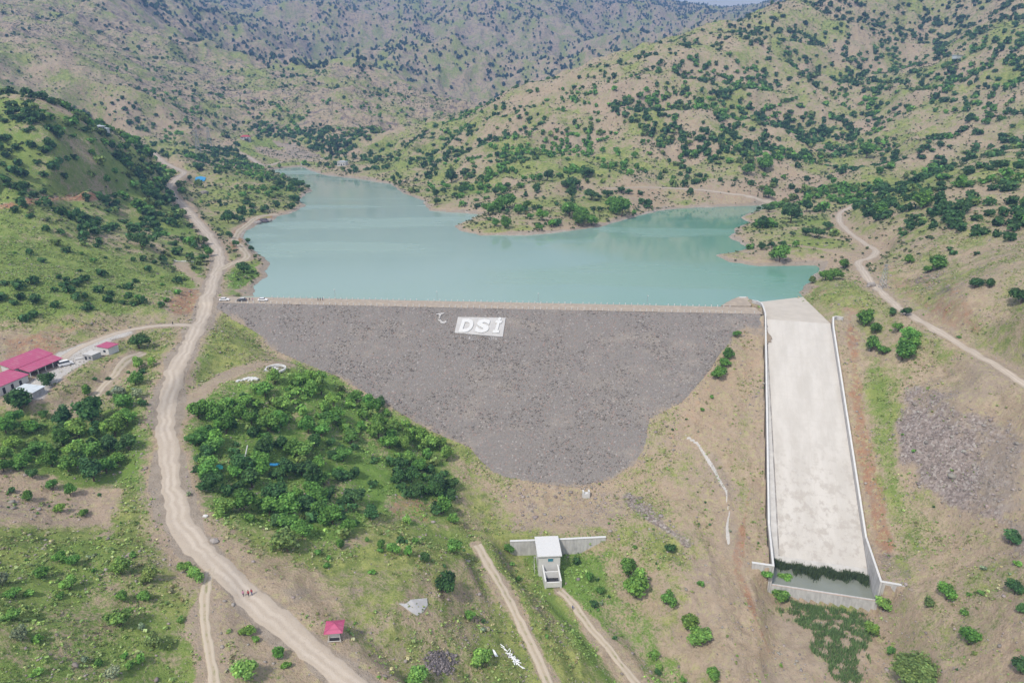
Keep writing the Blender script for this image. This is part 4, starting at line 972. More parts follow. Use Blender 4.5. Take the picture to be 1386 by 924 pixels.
hwall(-11.8, -.02, 4.9, 5.0, 'left_wing'); hwall(.02, 18.8, 5.0, 5.5, 'right_wing')
# small white notched block
bx_, by_, bz_, _ = [float(v[0]) for v in hit(793, 672)]
nb = empty('notched_block', (bx_, by_, bz_), R(5), 'white U-shaped concrete block standing alone at the foot of the rock face', 'concrete block')
MB().box((0,0,.7), (2.5,1.3,1.8), 0, .05).build('body', MAT['white_paint'], nb)
MB().box((-.98,0,2.05), (.55,1.3,.9), 0, .04).build('side_lug', MAT['white_paint'], nb); MB().box((.98,0,2.05), (.55,1.3,.9), 0, .04).build('side_lug', MAT['white_paint'], nb)

# ------------------------------------------------------------------ kiosk by the road
kx, ky, kz, _ = [float(v[0]) for v in hit(454, 861)]
ki = empty('kiosk', (kx, ky, kz), R(6), 'small kiosk with a magenta pyramid roof standing beside the gravel road', 'kiosk')
MB().box((0,0,1.55), (2.0,1.9,1.9), 0, .02).build('wall', MAT['white_render'], ki)
m_ = MB(); r_ = 1.95
for a, b in (((-1,-1),(1,-1)), ((1,-1),(1,1)), ((1,1),(-1,1)), ((-1,1),(-1,-1))): m_.face([(a[0]*r_, a[1]*r_, 2.55), (b[0]*r_, b[1]*r_, 2.55), (0,0,3.55)])
m_.face([(-r_,-r_,2.5),(-r_,r_,2.5),(r_,r_,2.5),(r_,-r_,2.5)])
for a, b in (((-1,-1),(1,-1)), ((1,-1),(1,1)), ((1,1),(-1,1)), ((-1,1),(-1,-1))): m_.face([(a[0]*r_, a[1]*r_, 2.5), (b[0]*r_, b[1]*r_, 2.5), (b[0]*r_, b[1]*r_, 2.55), (a[0]*r_, a[1]*r_, 2.55)])
rf = m_.build('roof', MAT['magenta_sheet'], ki)
m_ = MB()
for a in ((-1,-1),(1,-1),(1,1),(-1,1)): m_.tube((a[0]*r_, a[1]*r_, 2.57), (0,0,3.57), .05)
m_.build('ridge_trim', MAT['magenta_sheet'], rf)
for a in ((-1,-1),(1,-1),(1,1),(-1,1)): MB().box((a[0]*1.15, a[1]*1.2, 1.2), (.12,.12,2.7)).build('post', MAT['white_render'], ki)
MB().box((0,-.3,.3), (2.1,1.8,.5), 0, .02).build('base', MAT['dark_opening'], ki)
MB().tube((-1.3,-1.6,.25),(1.3,-1.6,.25),.06).tube((-1.3,-1.6,-.1),(-1.3,-1.6,.6),.05).tube((1.3,-1.6,-.1),(1.3,-1.6,.6),.05).build('rail', MAT['white_render'], ki)

# ------------------------------------------------------------------ farm buildings
def shed(name, loc, rz, L, W, H0, H1, roofm, wallm, label, over=.5, doors=(), open_front=False, cat='shed', windows=()):
    """y length L, x width W, mono-pitch from H1 (left) to H0 (right)"""
    t = empty(name, loc, rz, label, cat)
    if not open_front: MB().prism([(-W/2,-L/2),(W/2,-L/2),(W/2,L/2),(-W/2,L/2)], -1.2, [H1,H0,H0,H1]).build('wall', wallm, t)
    else:
        MB().prism([(-W/2,-L/2),(-W/2+.25,-L/2),(-W/2+.25,L/2),(-W/2,L/2)], -1.0, H1-.1).prism([(-W/2+.25,L/2-.25),(W/2,L/2-.25),(W/2,L/2),(-W/2+.25,L/2)], -1.0, [H1-.1,H0-.1,H0-.1,H1-.1]).build('wall', wallm, t)
        k_ = 5
        for i in range(k_): MB().box((W/2-.3, -L/2+.3+(L-.6)*i/(k_-1), H0/2-.25), (.22,.22,H0+.4)).build('post', MAT['white_render'], t)
    dx = W/2 + over; dy = L/2 + over; sl = (H1 - H0) / W
    MB().prism([(-dx,-dy),(dx,-dy),(dx,dy),(-dx,dy)], [H1+over*sl+.01,H0-over*sl+.01,H0-over*sl+.01,H1+over*sl+.01], [H1+over*sl+.14,H0-over*sl+.14,H0-over*sl+.14,H1+over*sl+.14]).build('roof', roofm, t)
    for (side, p, z, w, h) in doors:
        if side == 'R': MB().box((W/2+.03, p, z), (.10, w, h)).build('door', MAT['dark_opening'], t)
        else: MB().box((p, -L/2-.03, z), (w, .10, h)).build('door', MAT['dark_opening'], t)
    for (side, p, z, w, h) in windows:
        if side == 'R': MB().box((W/2+.03, p, z), (.10, w, h)).build('window', MAT['glass'], t)
        else: MB().box((p, -L/2-.03, z), (w, .10, h)).build('window', MAT['glass'], t)
    return t
g_ = lambda x, y: float(zat(x, y))
RZ = R(-14)
shed('long_barn', (-169.3, 221.5, -1.25), RZ, 14.5, 5.4, 3.6, 4.9, MAT['magenta_sheet'], MAT['white_render'], 'long farm barn with the uppermost magenta metal roof beside the gravel yard', .6, doors=(('F', .8, .9, 1.6, 2.2),))
shed('open_lean_to', (-164.2, 220.6, -1.25), RZ, 12.5, 4.3, 2.5, 3.4, MAT['magenta_sheet'], MAT['white_render'], 'open-fronted lean-to with magenta roof and white posts next to the parked white van', .5, open_front=True, cat='lean-to')
shed('low_barn', (-167.6, 206.8, -1.6), RZ, 11.5, 7.2, 2.7, 3.7, MAT['magenta_sheet'], MAT['white_render'], 'lower farm barn with magenta roof and white side wall at the frame edge', .45, doors=(('R', -3.2, .8, .9, 2.1), ('R', -.2, .8, .9, 2.1), ('R', 2.8, .8, .9, 2.1)))
shed('block_shed', (-156.6, 202.6, -2.6), R(-6), 5.0, 6.6, 2.4, 2.9, MAT['light_sheet'], MAT['grey_block'], 'grey concrete block shed with a pale blue-grey metal roof', .3, doors=(('F', -1.0, .5, 1.0, 1.9),))
shed('small_hut', (-150.8, 238.6, -1.2), R(-16), 4.6, 5.0, 2.7, 3.0, MAT['magenta_sheet'], MAT['white_render'], 'small pale hut with a flat magenta roof across the yard', .3, cat='hut', windows=(('F', .6, 1.4, 1.0, .8),))
shed('concrete_hut', (-153.4, 232.6, -1.2), R(-16), 3.8, 4.2, 2.0, 2.05, MAT['pale_concrete'], MAT['grey_block'], 'low grey block hut with a flat concrete roof in front of the small magenta hut', .15, cat='hut', doors=(('F', -.9, .5, .9, 1.6),), windows=(('F', .9, 1.0, .9, .7),))
tag(MB().box((0,0,.2), (2.4,1.2,.5), .5, .1).box((1.2,.3,.45), (.8,.7,.3), .2, .08).build('rubble_heap', MAT['pale_concrete'], loc=(*at(107, 486, -1.2)[:2], -1.15)), 'small pale heap lying on the yard beside the grey block hut', 'heap')
# distant houses
def house(name, px, py, w, d, h, label, roofm, floors=2, rz=0.0, roof_h=2.5, cat='house'):
    x, y, z, _ = [float(v[0]) for v in hit(px, py)]
    t = empty(name, (x, y, z), rz, label, cat)
    MB().box((0,0,h/2-1), (w,d,h+2)).build('wall', MAT['white_render'], t)
    m_ = MB(); a, b = w/2+.7, d/2+.7; rl = max(w*.22, .1)
    c = [(-a,-b,h+.01),(a,-b,h+.01),(a,b,h+.01),(-a,b,h+.01)]; r1, r2 = (-rl,0,h+roof_h), (rl,0,h+roof_h)
    m_.face([c[0],c[1],r2,r1]); m_.face([c[1],c[2],r2]); m_.face([c[2],c[3],r1,r2]); m_.face([c[3],c[0],r1]); m_.face(c[::-1])
    rf = m_.build('roof', roofm, t)
    MB().box((w*.2,0,h+roof_h*.9), (.9,.9,1.6)).build('chimney', MAT['grey_block'], rf)
    for f in range(floors):
        for k in range(3):
            if f == 0 and k == 1: MB().box((0,-d/2-.04,1.1), (1.6,.12,2.3)).build('door', MAT['dark_opening'], t); continue
            wd_ = MB().box(((k-1)*w*.3,-d/2-.04,1.7+f*3), (1.7,.12,1.5)).build('window', MAT['dark_opening'], t)
    return t
hs_ = house('farm_house', 333, 191, 14, 10, 6.4, 'far two-storey white house with a red tiled roof above the lake head', MAT['red_tile'], 2, .15)
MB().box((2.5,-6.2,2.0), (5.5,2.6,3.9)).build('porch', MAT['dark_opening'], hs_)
MB().box((2.5,-6.3,4.2), (6.0,3.0,.35)).build('balcony', MAT['white_render'], hs_)
house('lake_house', 464, 224, 11, 8, 5.0, 'small white flat-topped house at the head of the lake beside dark trees', MAT['light_sheet'], 1, -.2, .9)
house('white_cottage', 134, 178, 7, 6, 3.6, 'tiny white cottage behind the wooded left hill, left one of two', MAT['light_sheet'], 1, .1, .8, 'cottage')
house('white_cottage', 141, 180, 6, 5, 3.2, 'tiny white cottage behind the wooded left hill, right one of two', MAT['light_sheet'], 1, -.2, .8, 'cottage')
x, y, z, _ = [float(v[0]) for v in hit(1296, 79)]
tag(MB().box((0,0,1.5), (11,7,4), .3).box((0,0,3.7), (12,8,.4), .3).build('far_shed', MAT['light_sheet'], loc=(x, y, z)), 'pale bluish shed on a bare patch high on the right hillside', 'shed')
# culvert at the head of the lake
x, y, z, _ = [float(v[0]) for v in hit(412, 223)]
tag(MB().box((0,0,.4), (9,3,2.4)).box((0,0,1.9), (10,3.6,.35)).build('culvert', MAT['white_render'], loc=(x, y, z)), 'small white culvert under the track at the head of the lake', 'culvert')

# ------------------------------------------------------------------ cars
def car(label, paint, loc, rz, van=False, roofp=None, group=None):
    t = empty('parked_car', loc, rz, label, 'van' if van else 'car', group)
    L, W = (4.7, 1.85) if van else (4.3, 1.72)
    prof = [(-L/2,.35),(-L/2,.85),(-L/2+.15,1.0),(L/2-1.25,1.0),(L/2-.25,.85),(L/2,.62),(L/2,.32)] if not van else [(-L/2,.35),(-L/2,1.1),(-L/2+.1,1.25),(L/2-1.1,1.2),(L/2-.15,.95),(L/2,.7),(L/2,.35)]
    bm = bmesh.new(); A = [bm.verts.new((x, -W/2, z)) for x, z in prof]; B = [bm.verts.new((x, W/2, z)) for x, z in prof]
    bm.faces.new(A); bm.faces.new(B[::-1])
    for i in range(len(prof)):
        j = (i + 1) % len(prof); bm.faces.new((A[i], B[i], B[j], A[j]))
    bmesh.ops.bevel(bm, geom=bm.edges[:], offset=.07, segments=2, affect='EDGES'); bmesh.ops.recalc_face_normals(bm, faces=bm.faces[:])
    me = bpy.data.meshes.new('body'); bm.to_mesh(me); bm.free(); me.materials.append(paint); link('body', me, t)
    if van: c, d, z1 = (-.45, 0), (3.5, 1.7), 1.95
    else: c, d, z1 = (-.35, 0), (2.5, 1.55), 1.45
    z0 = 1.22 if van else .98
    MB().box((c[0],0,(z0+z1)/2), (d[0],d[1],z1-z0), 0, .03, taper=(.78,.86)).build('glasshouse', MAT['glass'], t)
    MB().box((c[0],0,z1+.01), (d[0]*.76,d[1]*.86,.08), 0, .03).build('roof', roofp or paint, t)
    for sx in (-1, 1):
        for sy in (-1, 1):
            w = MB().tube((sx*L*.31,sy*(W/2-.2),.33), (sx*L*.31,sy*(W/2+.02),.33), .33, n=16).build('wheel', MAT['rubber'], t)
            MB().tube((sx*L*.31,sy*(W/2-.01),.33), (sx*L*.31,sy*(W/2+.035),.33), .18, n=12).build('rim', MAT['galvanised'], w)
    for sy in (-1, 1): MB().box((L/2-.02,sy*W*.36,.68), (.08,.32,.14)).build('headlight', MAT['white_paint'], t)
    for sy in (-1, 1): MB().box((-L/2+.01,sy*W*.38,.8), (.06,.22,.2)).build('tail_light', MAT['red_tile'], t)
    return t
def onroad(px, py):
    x, y, z, _ = [float(v[0]) for v in hit(px, py)]; return x, y, z
def oncrest(px, py):
    x, y, z = at(px, py, 0); return x, y, max(0.0, float(zat(x, y))) + .0
car('white car parked at the left end of the dam crest, leftmost of three', MAT['car_white'], oncrest(304, 407), R(8), group='cars parked on the dam crest')
car('dark car parked between the two white cars on the dam crest', MAT['car_dark'], oncrest(327.5, 407.3), R(184), roofp=MAT['car_silver'], group='cars parked on the dam crest')
car('white car parked on the dam crest just right of the two standing people', MAT['car_white'], oncrest(356, 407.2), R(2), group='cars parked on the dam crest')
x, y, _z = at(78, 495, -1.2); car('white van parked on the yard by the open lean-to', MAT['car_white'], (-158.9, 225.6, g_(-158.9, 225.6)), R(48), van=True)

# ------------------------------------------------------------------ people
def person(label, loc, rz, top, legs, stride=.12, h=1.7, bend=0.0, arms=.1, group=None):
    t = empty('person', loc, rz, label, 'person', group)
    k = h / 1.7
    P = {'pel':(0,0,.92),'ch':(0,.0,1.28),'nk':(0,0,1.46),'hd':(0,.02,1.60),
         'hl':(-.10,0,.86),'kl':(-.11,stride*.6,.48),'fl':(-.11,stride,.08),'tl':(-.11,stride+.17,.04),
         'hr':(.10,0,.86),'kr':(.11,-stride*.3,.48),'fr':(.11,-stride,.08),'tr':(.11,-stride+.17,.04),
         'sl':(-.19,0,1.40),'el':(-.25,-arms*.4,1.12),'wl':(-.24,arms,.88),'ml':(-.235,arms+.05,.80),
         'sr':(.19,0,1.40),'er':(.25,-arms*.4,1.12),'wr':(.24,arms*.8,.88),'mr':(.235,arms+.04,.80)}
    rad = dict(pel=.15,ch=.16,nk=.06,hd=.10,hl=.10,kl=.065,fl=.045,tl=.035,hr=.10,kr=.065,fr=.045,tr=.035,sl=.07,el=.045,wl=.033,ml=.035,sr=.07,er=.045,wr=.033,mr=.035)
    E = [('pel','ch'),('ch','nk'),('nk','hd'),('pel','hl'),('hl','kl'),('kl','fl'),('fl','tl'),('pel','hr'),('hr','kr'),('kr','fr'),('fr','tr'),('ch','sl'),('sl','el'),('el','wl'),('wl','ml'),('ch','sr'),('sr','er'),('er','wr'),('wr','mr')]
    names = list(P); me = bpy.data.meshes.new('body'); me.from_pydata([Vector(P[n]) * k for n in names], [(names.index(a), names.index(b)) for a, b in E], [])
    o = bpy.data.objects.new('tmp', me); COL.objects.link(o); md = o.modifiers.new('s', 'SKIN')
    for i, nme in enumerate(names):
        sv_ = me.skin_vertices[0].data[i]; sv_.radius = (rad[nme]*k, rad[nme]*k*.85); sv_.use_root = (nme == 'pel')
    o.modifiers.new('u', 'SUBSURF').levels = 1
    bpy.context.view_layer.update(); dg = bpy.context.evaluated_depsgraph_get()
    m2_ = bpy.data.meshes.new_from_object(o.evaluated_get(dg)); bpy.data.objects.remove(o)
    for mm in (MAT['skin'], top, legs): m2_.materials.append(mm)
    for p in m2_.polygons:
        z = p.center.z / k
        p.material_index = 2 if z < .93 and abs(p.center.x) < .21 * k and z > .09 else (1 if z < 1.47 and z > .93 or (z > .86 and abs(p.center.x) > .2 * k) else 0)
        p.use_smooth = True
    link('body', m2_, t)
    MB().ball((0,-.01,1.635*k), .105*k, (1,1.08,1.0), 2).build('hair', MAT['hair'], t, True)
    return t
person('person in black standing between the parked cars on the dam crest, left of two', oncrest(338, 407.5), R(20), MAT['cloth_dark'], MAT['cloth_dark'])
person('person in pink standing between the parked cars on the dam crest, right of two', oncrest(342, 407.5), R(150), MAT['cloth_pink'], MAT['cloth_blue'])
for px, lb, tp in ((430.5, 'dark-clothed person on the dam crest, left one of three', 'cloth_dark'), (433.8, 'dark-clothed person on the dam crest, middle one of three', 'cloth_dark'), (437, 'dark-clothed person on the dam crest, right one of three', 'cloth_blue')):
    person(lb, oncrest(px, 407.2), R(rng.uniform(0, 360)), MAT[tp], MAT['cloth_dark'])
person('lone dark-clothed person walking on the side road near the gravel road junction', onroad(234, 440), R(80), MAT['cloth_dark'], MAT['cloth_dark'], .25)
person('lone person in dark clothes near the pale lay-by left of the gravel road', onroad(261, 381), R(120), MAT['cloth_dark'], MAT['cloth_dark'], .2)
person('person in pink walking on the gravel road, leftmost of the three', onroad(329.5, 806.5), R(175), MAT['cloth_pink'], MAT['cloth_dark'], .22, 1.6)
person('person in dark red walking on the gravel road, middle of the three', onroad(336.8, 807), R(180), MAT['cloth_red'], MAT['cloth_dark'], .22, 1.75)
person('person in red and dark trousers walking on the gravel road, rightmost of three', onroad(341, 805), R(185), MAT['cloth_red'], MAT['cloth_blue'], .22, 1.7)
person('person walking down the dirt track below the valve house', onroad(775, 825), R(160), MAT['cloth_blue'], MAT['cloth_dark'], .25)

# ------------------------------------------------------------------ pylons
def pylon(px, py, h, label):
    x, y, z, _ = [float(v[0]) for v in hit(px, py)]; t = empty('lattice_pylon', (x, y, z), .3, label, 'pylon', None)
    w = h * .11; r = max(.09, h * .007); m_ = MB(); cs = [(-1,-1),(1,-1),(1,1),(-1,1)]; n_ = 7
    for a in cs: m_.tube((a[0]*w, a[1]*w, -1), (a[0]*w*.22, a[1]*w*.22, h), r, n=5)
    for i in range(n_):
        z0, z1 = h*i/n_, h*(i+1)/n_; k0, k1 = w*(1-.78*i/n_), w*(1-.78*(i+1)/n_)
        for j in range(4):
            a, b = cs[j], cs[(j+1) % 4]; m_.tube((a[0]*k0,a[1]*k0,z0), (b[0]*k1,b[1]*k1,z1), r*.6, n=4); m_.tube((b[0]*k0,b[1]*k0,z0), (a[0]*k1,a[1]*k1,z1), r*.6, n=4)
    m_.build('tower', MAT['galvanised'], t)
    for zz in (.80, .97): MB().tube((-h*.17,0,h*zz), (h*.17,0,h*zz), r*.9, n=5).tube((-h*.17,0,h*zz), (0,0,h*(zz+.04)), r*.5, n=4).tube((h*.17,0,h*zz), (0,0,h*(zz+.04)), r*.5, n=4).build('cross_arm', MAT['galvanised'], t)
    return t
pylon(1194, 390, 11.5, 'steel lattice pylon beside the winding hill track on the right bank')
pylon(269, 207, 27, 'faint grey lattice pylon left of the red-roofed far house, left of two')
pylon(284, 199, 27, 'faint grey lattice pylon left of the red-roofed far house, right of two')

# ------------------------------------------------------------------ odds and ends
def flat_patch(name, P, th, mat, label, cat, lift=.0, jit=.15):
    pts = [hit(x, y) for x, y in P]; pts = [(float(a[0][0]), float(a[1][0]), float(a[2][0])) for a in pts]
    bm = bmesh.new(); n_ = len(pts); top = [bm.verts.new((p[0], p[1], p[2] + th + rng.uniform(0, jit))) for p in pts]; bot = [bm.verts.new((p[0], p[1], (p[2] - .4) if th < .3 else v.co.z - .1)) for p, v in zip(pts, top)]
    cx = sum(p[0] for p in pts) / n_; cy = sum(p[1] for p in pts) / n_; ct = bm.verts.new((cx, cy, max(float(zat(cx, cy)) if th < .3 else 0 - 99, sum(p[2] for p in pts) / n_) + th + .12))
    for i in range(n_):
        j = (i + 1) % n_; bm.faces.new((top[i], top[j], ct)); bm.faces.new((bot[i], bot[j], top[j], top[i]))
    bmesh.ops.recalc_face_normals(bm, faces=bm.faces[:]); me = bpy.data.meshes.new(name); bm.to_mesh(me); bm.free(); me.materials.append(mat)
    return tag(link(name, me), label, cat)
flat_patch('concrete_slab', [(540,817),(549,818),(556,812),(566,811),(578,810),(579,819),(573,828),(565,833),(557,829),(549,823)], .22, MAT['pale_concrete'], 'broken pale concrete slab lying on the rough ground right of the kiosk', 'slab', jit=.03)
flat_patch('blue_tarpaulin', [(265,241),(272,239.5),(279,241.5),(277,246),(268,247),(264,244.5)], .5, MAT['tarp_blue'], 'bright blue tarpaulin on the grassy spur between road and lake', 'tarpaulin', jit=.5)
flat_patch('blue_sheet', [(366,633.5),(372,634),(379,632.5),(379,635.5),(372,637.5),(366,636.5)], 1.7, MAT['tarp_blue'], 'small blue sheet among the grove trees right of the white pole', 'sheet', jit=.2)
flat_patch('teal_sheet', [(294,637),(298,635.5),(303,637),(303,641),(297,642),(294,640.5)], 1.7, MAT['tarp_teal'], 'small teal sheet among the grove trees near the gravel road', 'sheet', jit=.2)
a_ = [float(v[0]) for v in hit(332, 628)][:3]
tag(MB().tube((a_[0]-.4,a_[1]-.3,a_[2]+.2), (a_[0]+.9,a_[1]+1.4,a_[2]+5.6), .20, .17).tube((a_[0]-.4,a_[1]-.3,a_[2]+.6), (a_[0]-1.8,a_[1]-.6,a_[2]+.8), .18).build('white_pole', MAT['white_paint']), 'leaning white pole sticking out of the green grove', 'pole')
# heap of white pipes
hx_, hy_, hz_, _ = [float(v[0]) for v in hit(693, 891)]
m_ = MB()
for i in range(44):
    a = rng.gauss(0, 1.25); b = rng.gauss(0, .55); ang = rng.uniform(0, 3.14) if rng.random() < .5 else -.6 + rng.gauss(0, .3); L_ = rng.uniform(.7, 2.4)
    X_, Y_ = hx_ + a * 1.0 - b * .3, hy_ - a * .75 + b; z_ = float(zat(X_, Y_)) + rng.uniform(.1, .55)
    c, s = math.cos(ang) * L_ / 2, math.sin(ang) * L_ / 2; m_.tube((X_-c, Y_-s, z_), (X_+c, Y_+s, z_ + rng.uniform(-.1, .3)), rng.uniform(.05, .11), n=6)
tag(m_.build('pipe_heap', MAT['cable_pipe']), 'tangled heap of white pipes dumped beside the valley track', 'pipe heap')
hx_, hy_, hz_, _ = [float(v[0]) for v in hit(669, 884)]
m_ = MB()
for i in range(5): m_.tube((hx_-.5+i*.12, hy_+1.2-i*.1, hz_+.2), (hx_+.3+i*.15, hy_-1.2, hz_+.3), .08, n=6)
tag(m_.build('pipe_bundle', MAT['cable_pipe']), 'thin bundle of white pipes beside a round bush left of the pipe heap', 'pipe bundle')
bp = []
while len(bp) < 520:
    qx, qy = rng.gauss(597, 12), rng.gauss(896, 9)
    if (qx-597)**2/560 + (qy-896)**2/330 < 1.0 + rng.uniform(-.5, .2): bp.append((qx, qy))
bx, by, bz, _ = hit([q[0] for q in bp], [q[1] for q in bp]); bp = np.stack([bx, by, bz + nr.uniform(0, .25, len(bx))], -1)
tag(link('burnt_heap', rocks_mesh('burnt_heap', bp, nr.uniform(.18, .55, len(bp)), nr.uniform(.07, .24, (len(bp), 1)) * np.array([1, .9, .98]), MAT['stones'], .4, 12)), 'dark purplish heap of burnt scraps on the bare ground at the bottom edge', 'burnt heap')
# round masonry ruins near the grove
def ruin(px, py, rx, ry, label):
    x, y, z, _ = [float(v[0]) for v in hit(px, py)]; m_ = MB(); rr = random.Random(int(px))
    for k in range(26):
        a = 6.283 * k / 26; 
        if rr.random() < .15: continue
        m_.box((x + rx * math.cos(a), y + ry * math.sin(a), z + .3), (rr.uniform(.8,1.5), rr.uniform(.5,.9), rr.uniform(.5,1.1)), a + 1.57, .05)
    for k in range(10): m_.box((x - rx*.4 + rr.uniform(-2,2), y + rr.uniform(-1.5,1.5), float(z) + .1), (rr.uniform(.9,2.4), rr.uniform(.7,1.6), .35), rr.uniform(0,3), .05)
    return tag(m_.build('stone_ring', MAT['white_render']), label, 'stone ruin')
ruin(373, 500, 3.6, 3.6, 'ring of white broken masonry on the grass beside the rock face')
x, y, z, _ = [float(v[0]) for v in hit(334, 514)]
m_ = MB()
for k in range(16): m_.box((x + rng.uniform(-3.2, 3.2), y + rng.uniform(-1.5, 1.5), z + .15), (rng.uniform(.8, 2.2), rng.uniform(.6, 1.3), rng.uniform(.3, .7)), rng.uniform(0, 3), .06)
tag(m_.build('rubble_pile', MAT['white_render']), 'pile of white rubble at the top edge of the green grove', 'rubble pile')
x, y, z, _ = [float(v[0]) for v in hit(256, 354.5)]
m_ = MB()
for k in range(14): m_.box((x + (k - 8) * .95, y + .02 * (k - 7) ** 2 * -1 + rng.uniform(-.3,.3), float(zat(x + (k-8)*.95, y)) + .25), (1.1, rng.uniform(.5,1.2), rng.uniform(.4,.8)), rng.uniform(-.4, .4), .05)
tag(m_.build('stone_edging', MAT['white_render']), 'curved line of pale stones at the end of the lay-by', 'stone edging')
# single boulders
def boulder(px, py, r, label, mat='boulder'):
    x, y, z, _ = [float(v[0]) for v in hit(px, py)]
    tag(MB().ball((0,0,r*.3), r, (1.2,.9,.7), 2, .35, rng).build('boulder', MAT[mat], loc=(x, y, z)), label, 'boulder')
boulder(290, 733, .95, 'big grey boulder beside the gravel road below the grove')
boulder(278, 699, .6, 'small grey boulder close to the gravel road beside the grove edge', 'white_render')
boulder(277, 262, 3.0, 'large rock on the grassy spur below the blue tarpaulin')
boulder(357, 301, 3.2, 'dark jagged rock standing in the shallows by the red shore track', 'ash')
boulder(349, 303, 2.4, 'smaller dark rock at the shore end of the red track', 'boulder')
boulder(364, 300.5, 2.6, 'grey rock at the water edge right of the dark jagged rock', 'boulder')
boulder(1179, 387, 2.0, 'brown boulder beside the hill track near the lattice pylon', 'boulder')
# ------------------------------------------------------------------ vegetation
nr = np.random.default_rng(2024)
_bm = bmesh.new(); bmesh.ops.create_icosphere(_bm, subdivisions=1, radius=1); _bm.verts.ensure_lookup_table()
ICV = np.array([v.co[:] for v in _bm.verts]); ICF = np.array([[v.index for v in f.verts] for f in _bm.faces]); _bm.free()
def crown_arrays(seed, nl=7, nq=320, q=.15, core=True, shape='round', zsc=1.0):
    """unit crown (radius 1 across); returns quads as (nq*4,3), colours, and a low core of small lobes"""
    r = np.random.default_rng(seed)
    cen = r.normal(0, 1, (nl, 3)); cen /= np.linalg.norm(cen, axis=1)[:, None]; cen *= r.uniform(.35, .80, (nl, 1)); cen[:, 2] *= .6
    rad = r.uniform(.24, .50, nl); cen[0] = (0, 0, .05); rad[0] = .55
    if shape == 'cone': cen = np.stack([r.normal(0, .16, nl), r.normal(0, .16, nl), np.linspace(-.5, .75, nl)], -1); rad = np.linspace(.72, .28, nl)
    if shape == 'flat': cen[:, 2] *= .6; rad *= .85
    li = r.choice(nl, nq, p=rad ** 2 / (rad ** 2).sum())
    d = r.normal(0, 1, (nq, 3)); d[:, 2] += .35; d /= np.linalg.norm(d, axis=1)[:, None]
    p = cen[li] + d * (rad[li] * r.uniform(.80, 1.14, nq))[:, None]
    nrm = d + r.normal(0, .45, (nq, 3)) + np.array([0, 0, .25]); nrm /= np.linalg.norm(nrm, axis=1)[:, None]
    a = np.cross(nrm, r.normal(0, 1, (nq, 3))); a /= np.linalg.norm(a, axis=1)[:, None]; b = np.cross(nrm, a)
    s = q * r.uniform(.55, 1.35, (nq, 1)); s2 = s * r.uniform(.6, 1.0, (nq, 1))
    k = nrm * s * .25
    Q = np.stack([p - a * s, p - b * s2 + k, p + a * s, p + b * s2 - k], 1)
    lobe_c = r.uniform(.75, 1.3, nl); c = lobe_c[li] * r.uniform(.60, 1.45, nq)
    tint = r.uniform(-.10, .12, nq)
    C = np.stack([c * (1 + tint), c, c * (1 - tint)], -1)
    Q[..., 2] = Q[..., 2] * zsc; V = Q.reshape(-1, 3); V[:, 2] += .72 * zsc; F = np.arange(nq * 4).reshape(nq, 4); Cv = np.repeat(C, 4, 0)
    T = None
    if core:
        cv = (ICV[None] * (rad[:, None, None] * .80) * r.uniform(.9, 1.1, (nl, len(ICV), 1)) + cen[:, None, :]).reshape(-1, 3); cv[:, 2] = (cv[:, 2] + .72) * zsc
        T = (cv, (ICF[None] + (np.arange(nl) * len(ICV))[:, None, None]).reshape(-1, 3), np.repeat(lobe_c * .78, len(ICV))[:, None] * np.ones(3))  # core lobes block light; the crown's inner shade is put into their darker colour
    return V, F, Cv, T
def crown_mesh(name, seed, **k):
    V, F, C, T = crown_arrays(seed, **k)
    if T: 
        V2 = np.vstack([V, T[0]]); C2 = np.vstack([C, T[2]]); Fs = [F, T[1] + len(V)]
    else: V2, C2, Fs = V, C, F
    return mesh_np(name, V2, Fs, MAT['leaves'], False, {'Col': np.concatenate([C2, np.ones((len(C2), 1))], 1)})
# prototypes: list of (crown mesh, trunk mesh)
def trunk_mesh(seed, h=.75):
    rr = random.Random(seed); mb = MB(); x = y = 0; z = -.25; pr = (0, 0, -.25); r0 = .085
    for i in range(4):
        nx_, ny_, nz_ = pr[0] + rr.uniform(-.05, .05), pr[1] + rr.uniform(-.05, .05), pr[2] + (h + .25) / 4
        mb.tube(pr, (nx_, ny_, nz_), r0 * (1 - i * .17), r0 * (1 - (i + 1) * .17), 7); pr = (nx_, ny_, nz_)
        if i >= 1:
            for k in range(2):
                a = rr.uniform(0, 6.28); mb.tube(pr, (pr[0] + math.cos(a) * .45, pr[1] + math.sin(a) * .45, pr[2] + rr.uniform(.2, .5)), .035, .012, 5)
    bmesh.ops.recalc_face_normals(mb.bm, faces=mb.bm.faces[:]); me = bpy.data.meshes.new('trunk'); mb.bm.to_mesh(me); mb.bm.free(); me.materials.append(MAT['bark']); return me
TREE_P = [(crown_mesh('crown', 100 + i, nl=8 + i % 6, nq=820, q=.10, zsc=[.95, .8, .72, 1.05][i % 4]), trunk_mesh(i)) for i in range(12)]
BIG_P = (crown_mesh('crown', 190, nl=16, nq=3600, q=.05, zsc=.8), trunk_mesh(77))
SHRUB_P = [crown_mesh('foliage', 300 + i, nl=5 + i % 3, nq=300, q=.15, shape='flat', zsc=[.8, 1.0, .7][i % 3]) for i in range(9)]
POP_P = [crown_mesh('crown', 400 + i, nl=6, nq=300, q=.2, shape='cone', zsc=2.4) for i in range(3)]
TONES = {'dark green': (.066, .145, .045), 'mid green': (.125, .270, .055), 'light green': (.185, .335, .072), 'grey-green': (.25, .32, .20), 'olive green': (.18, .25, .075)}

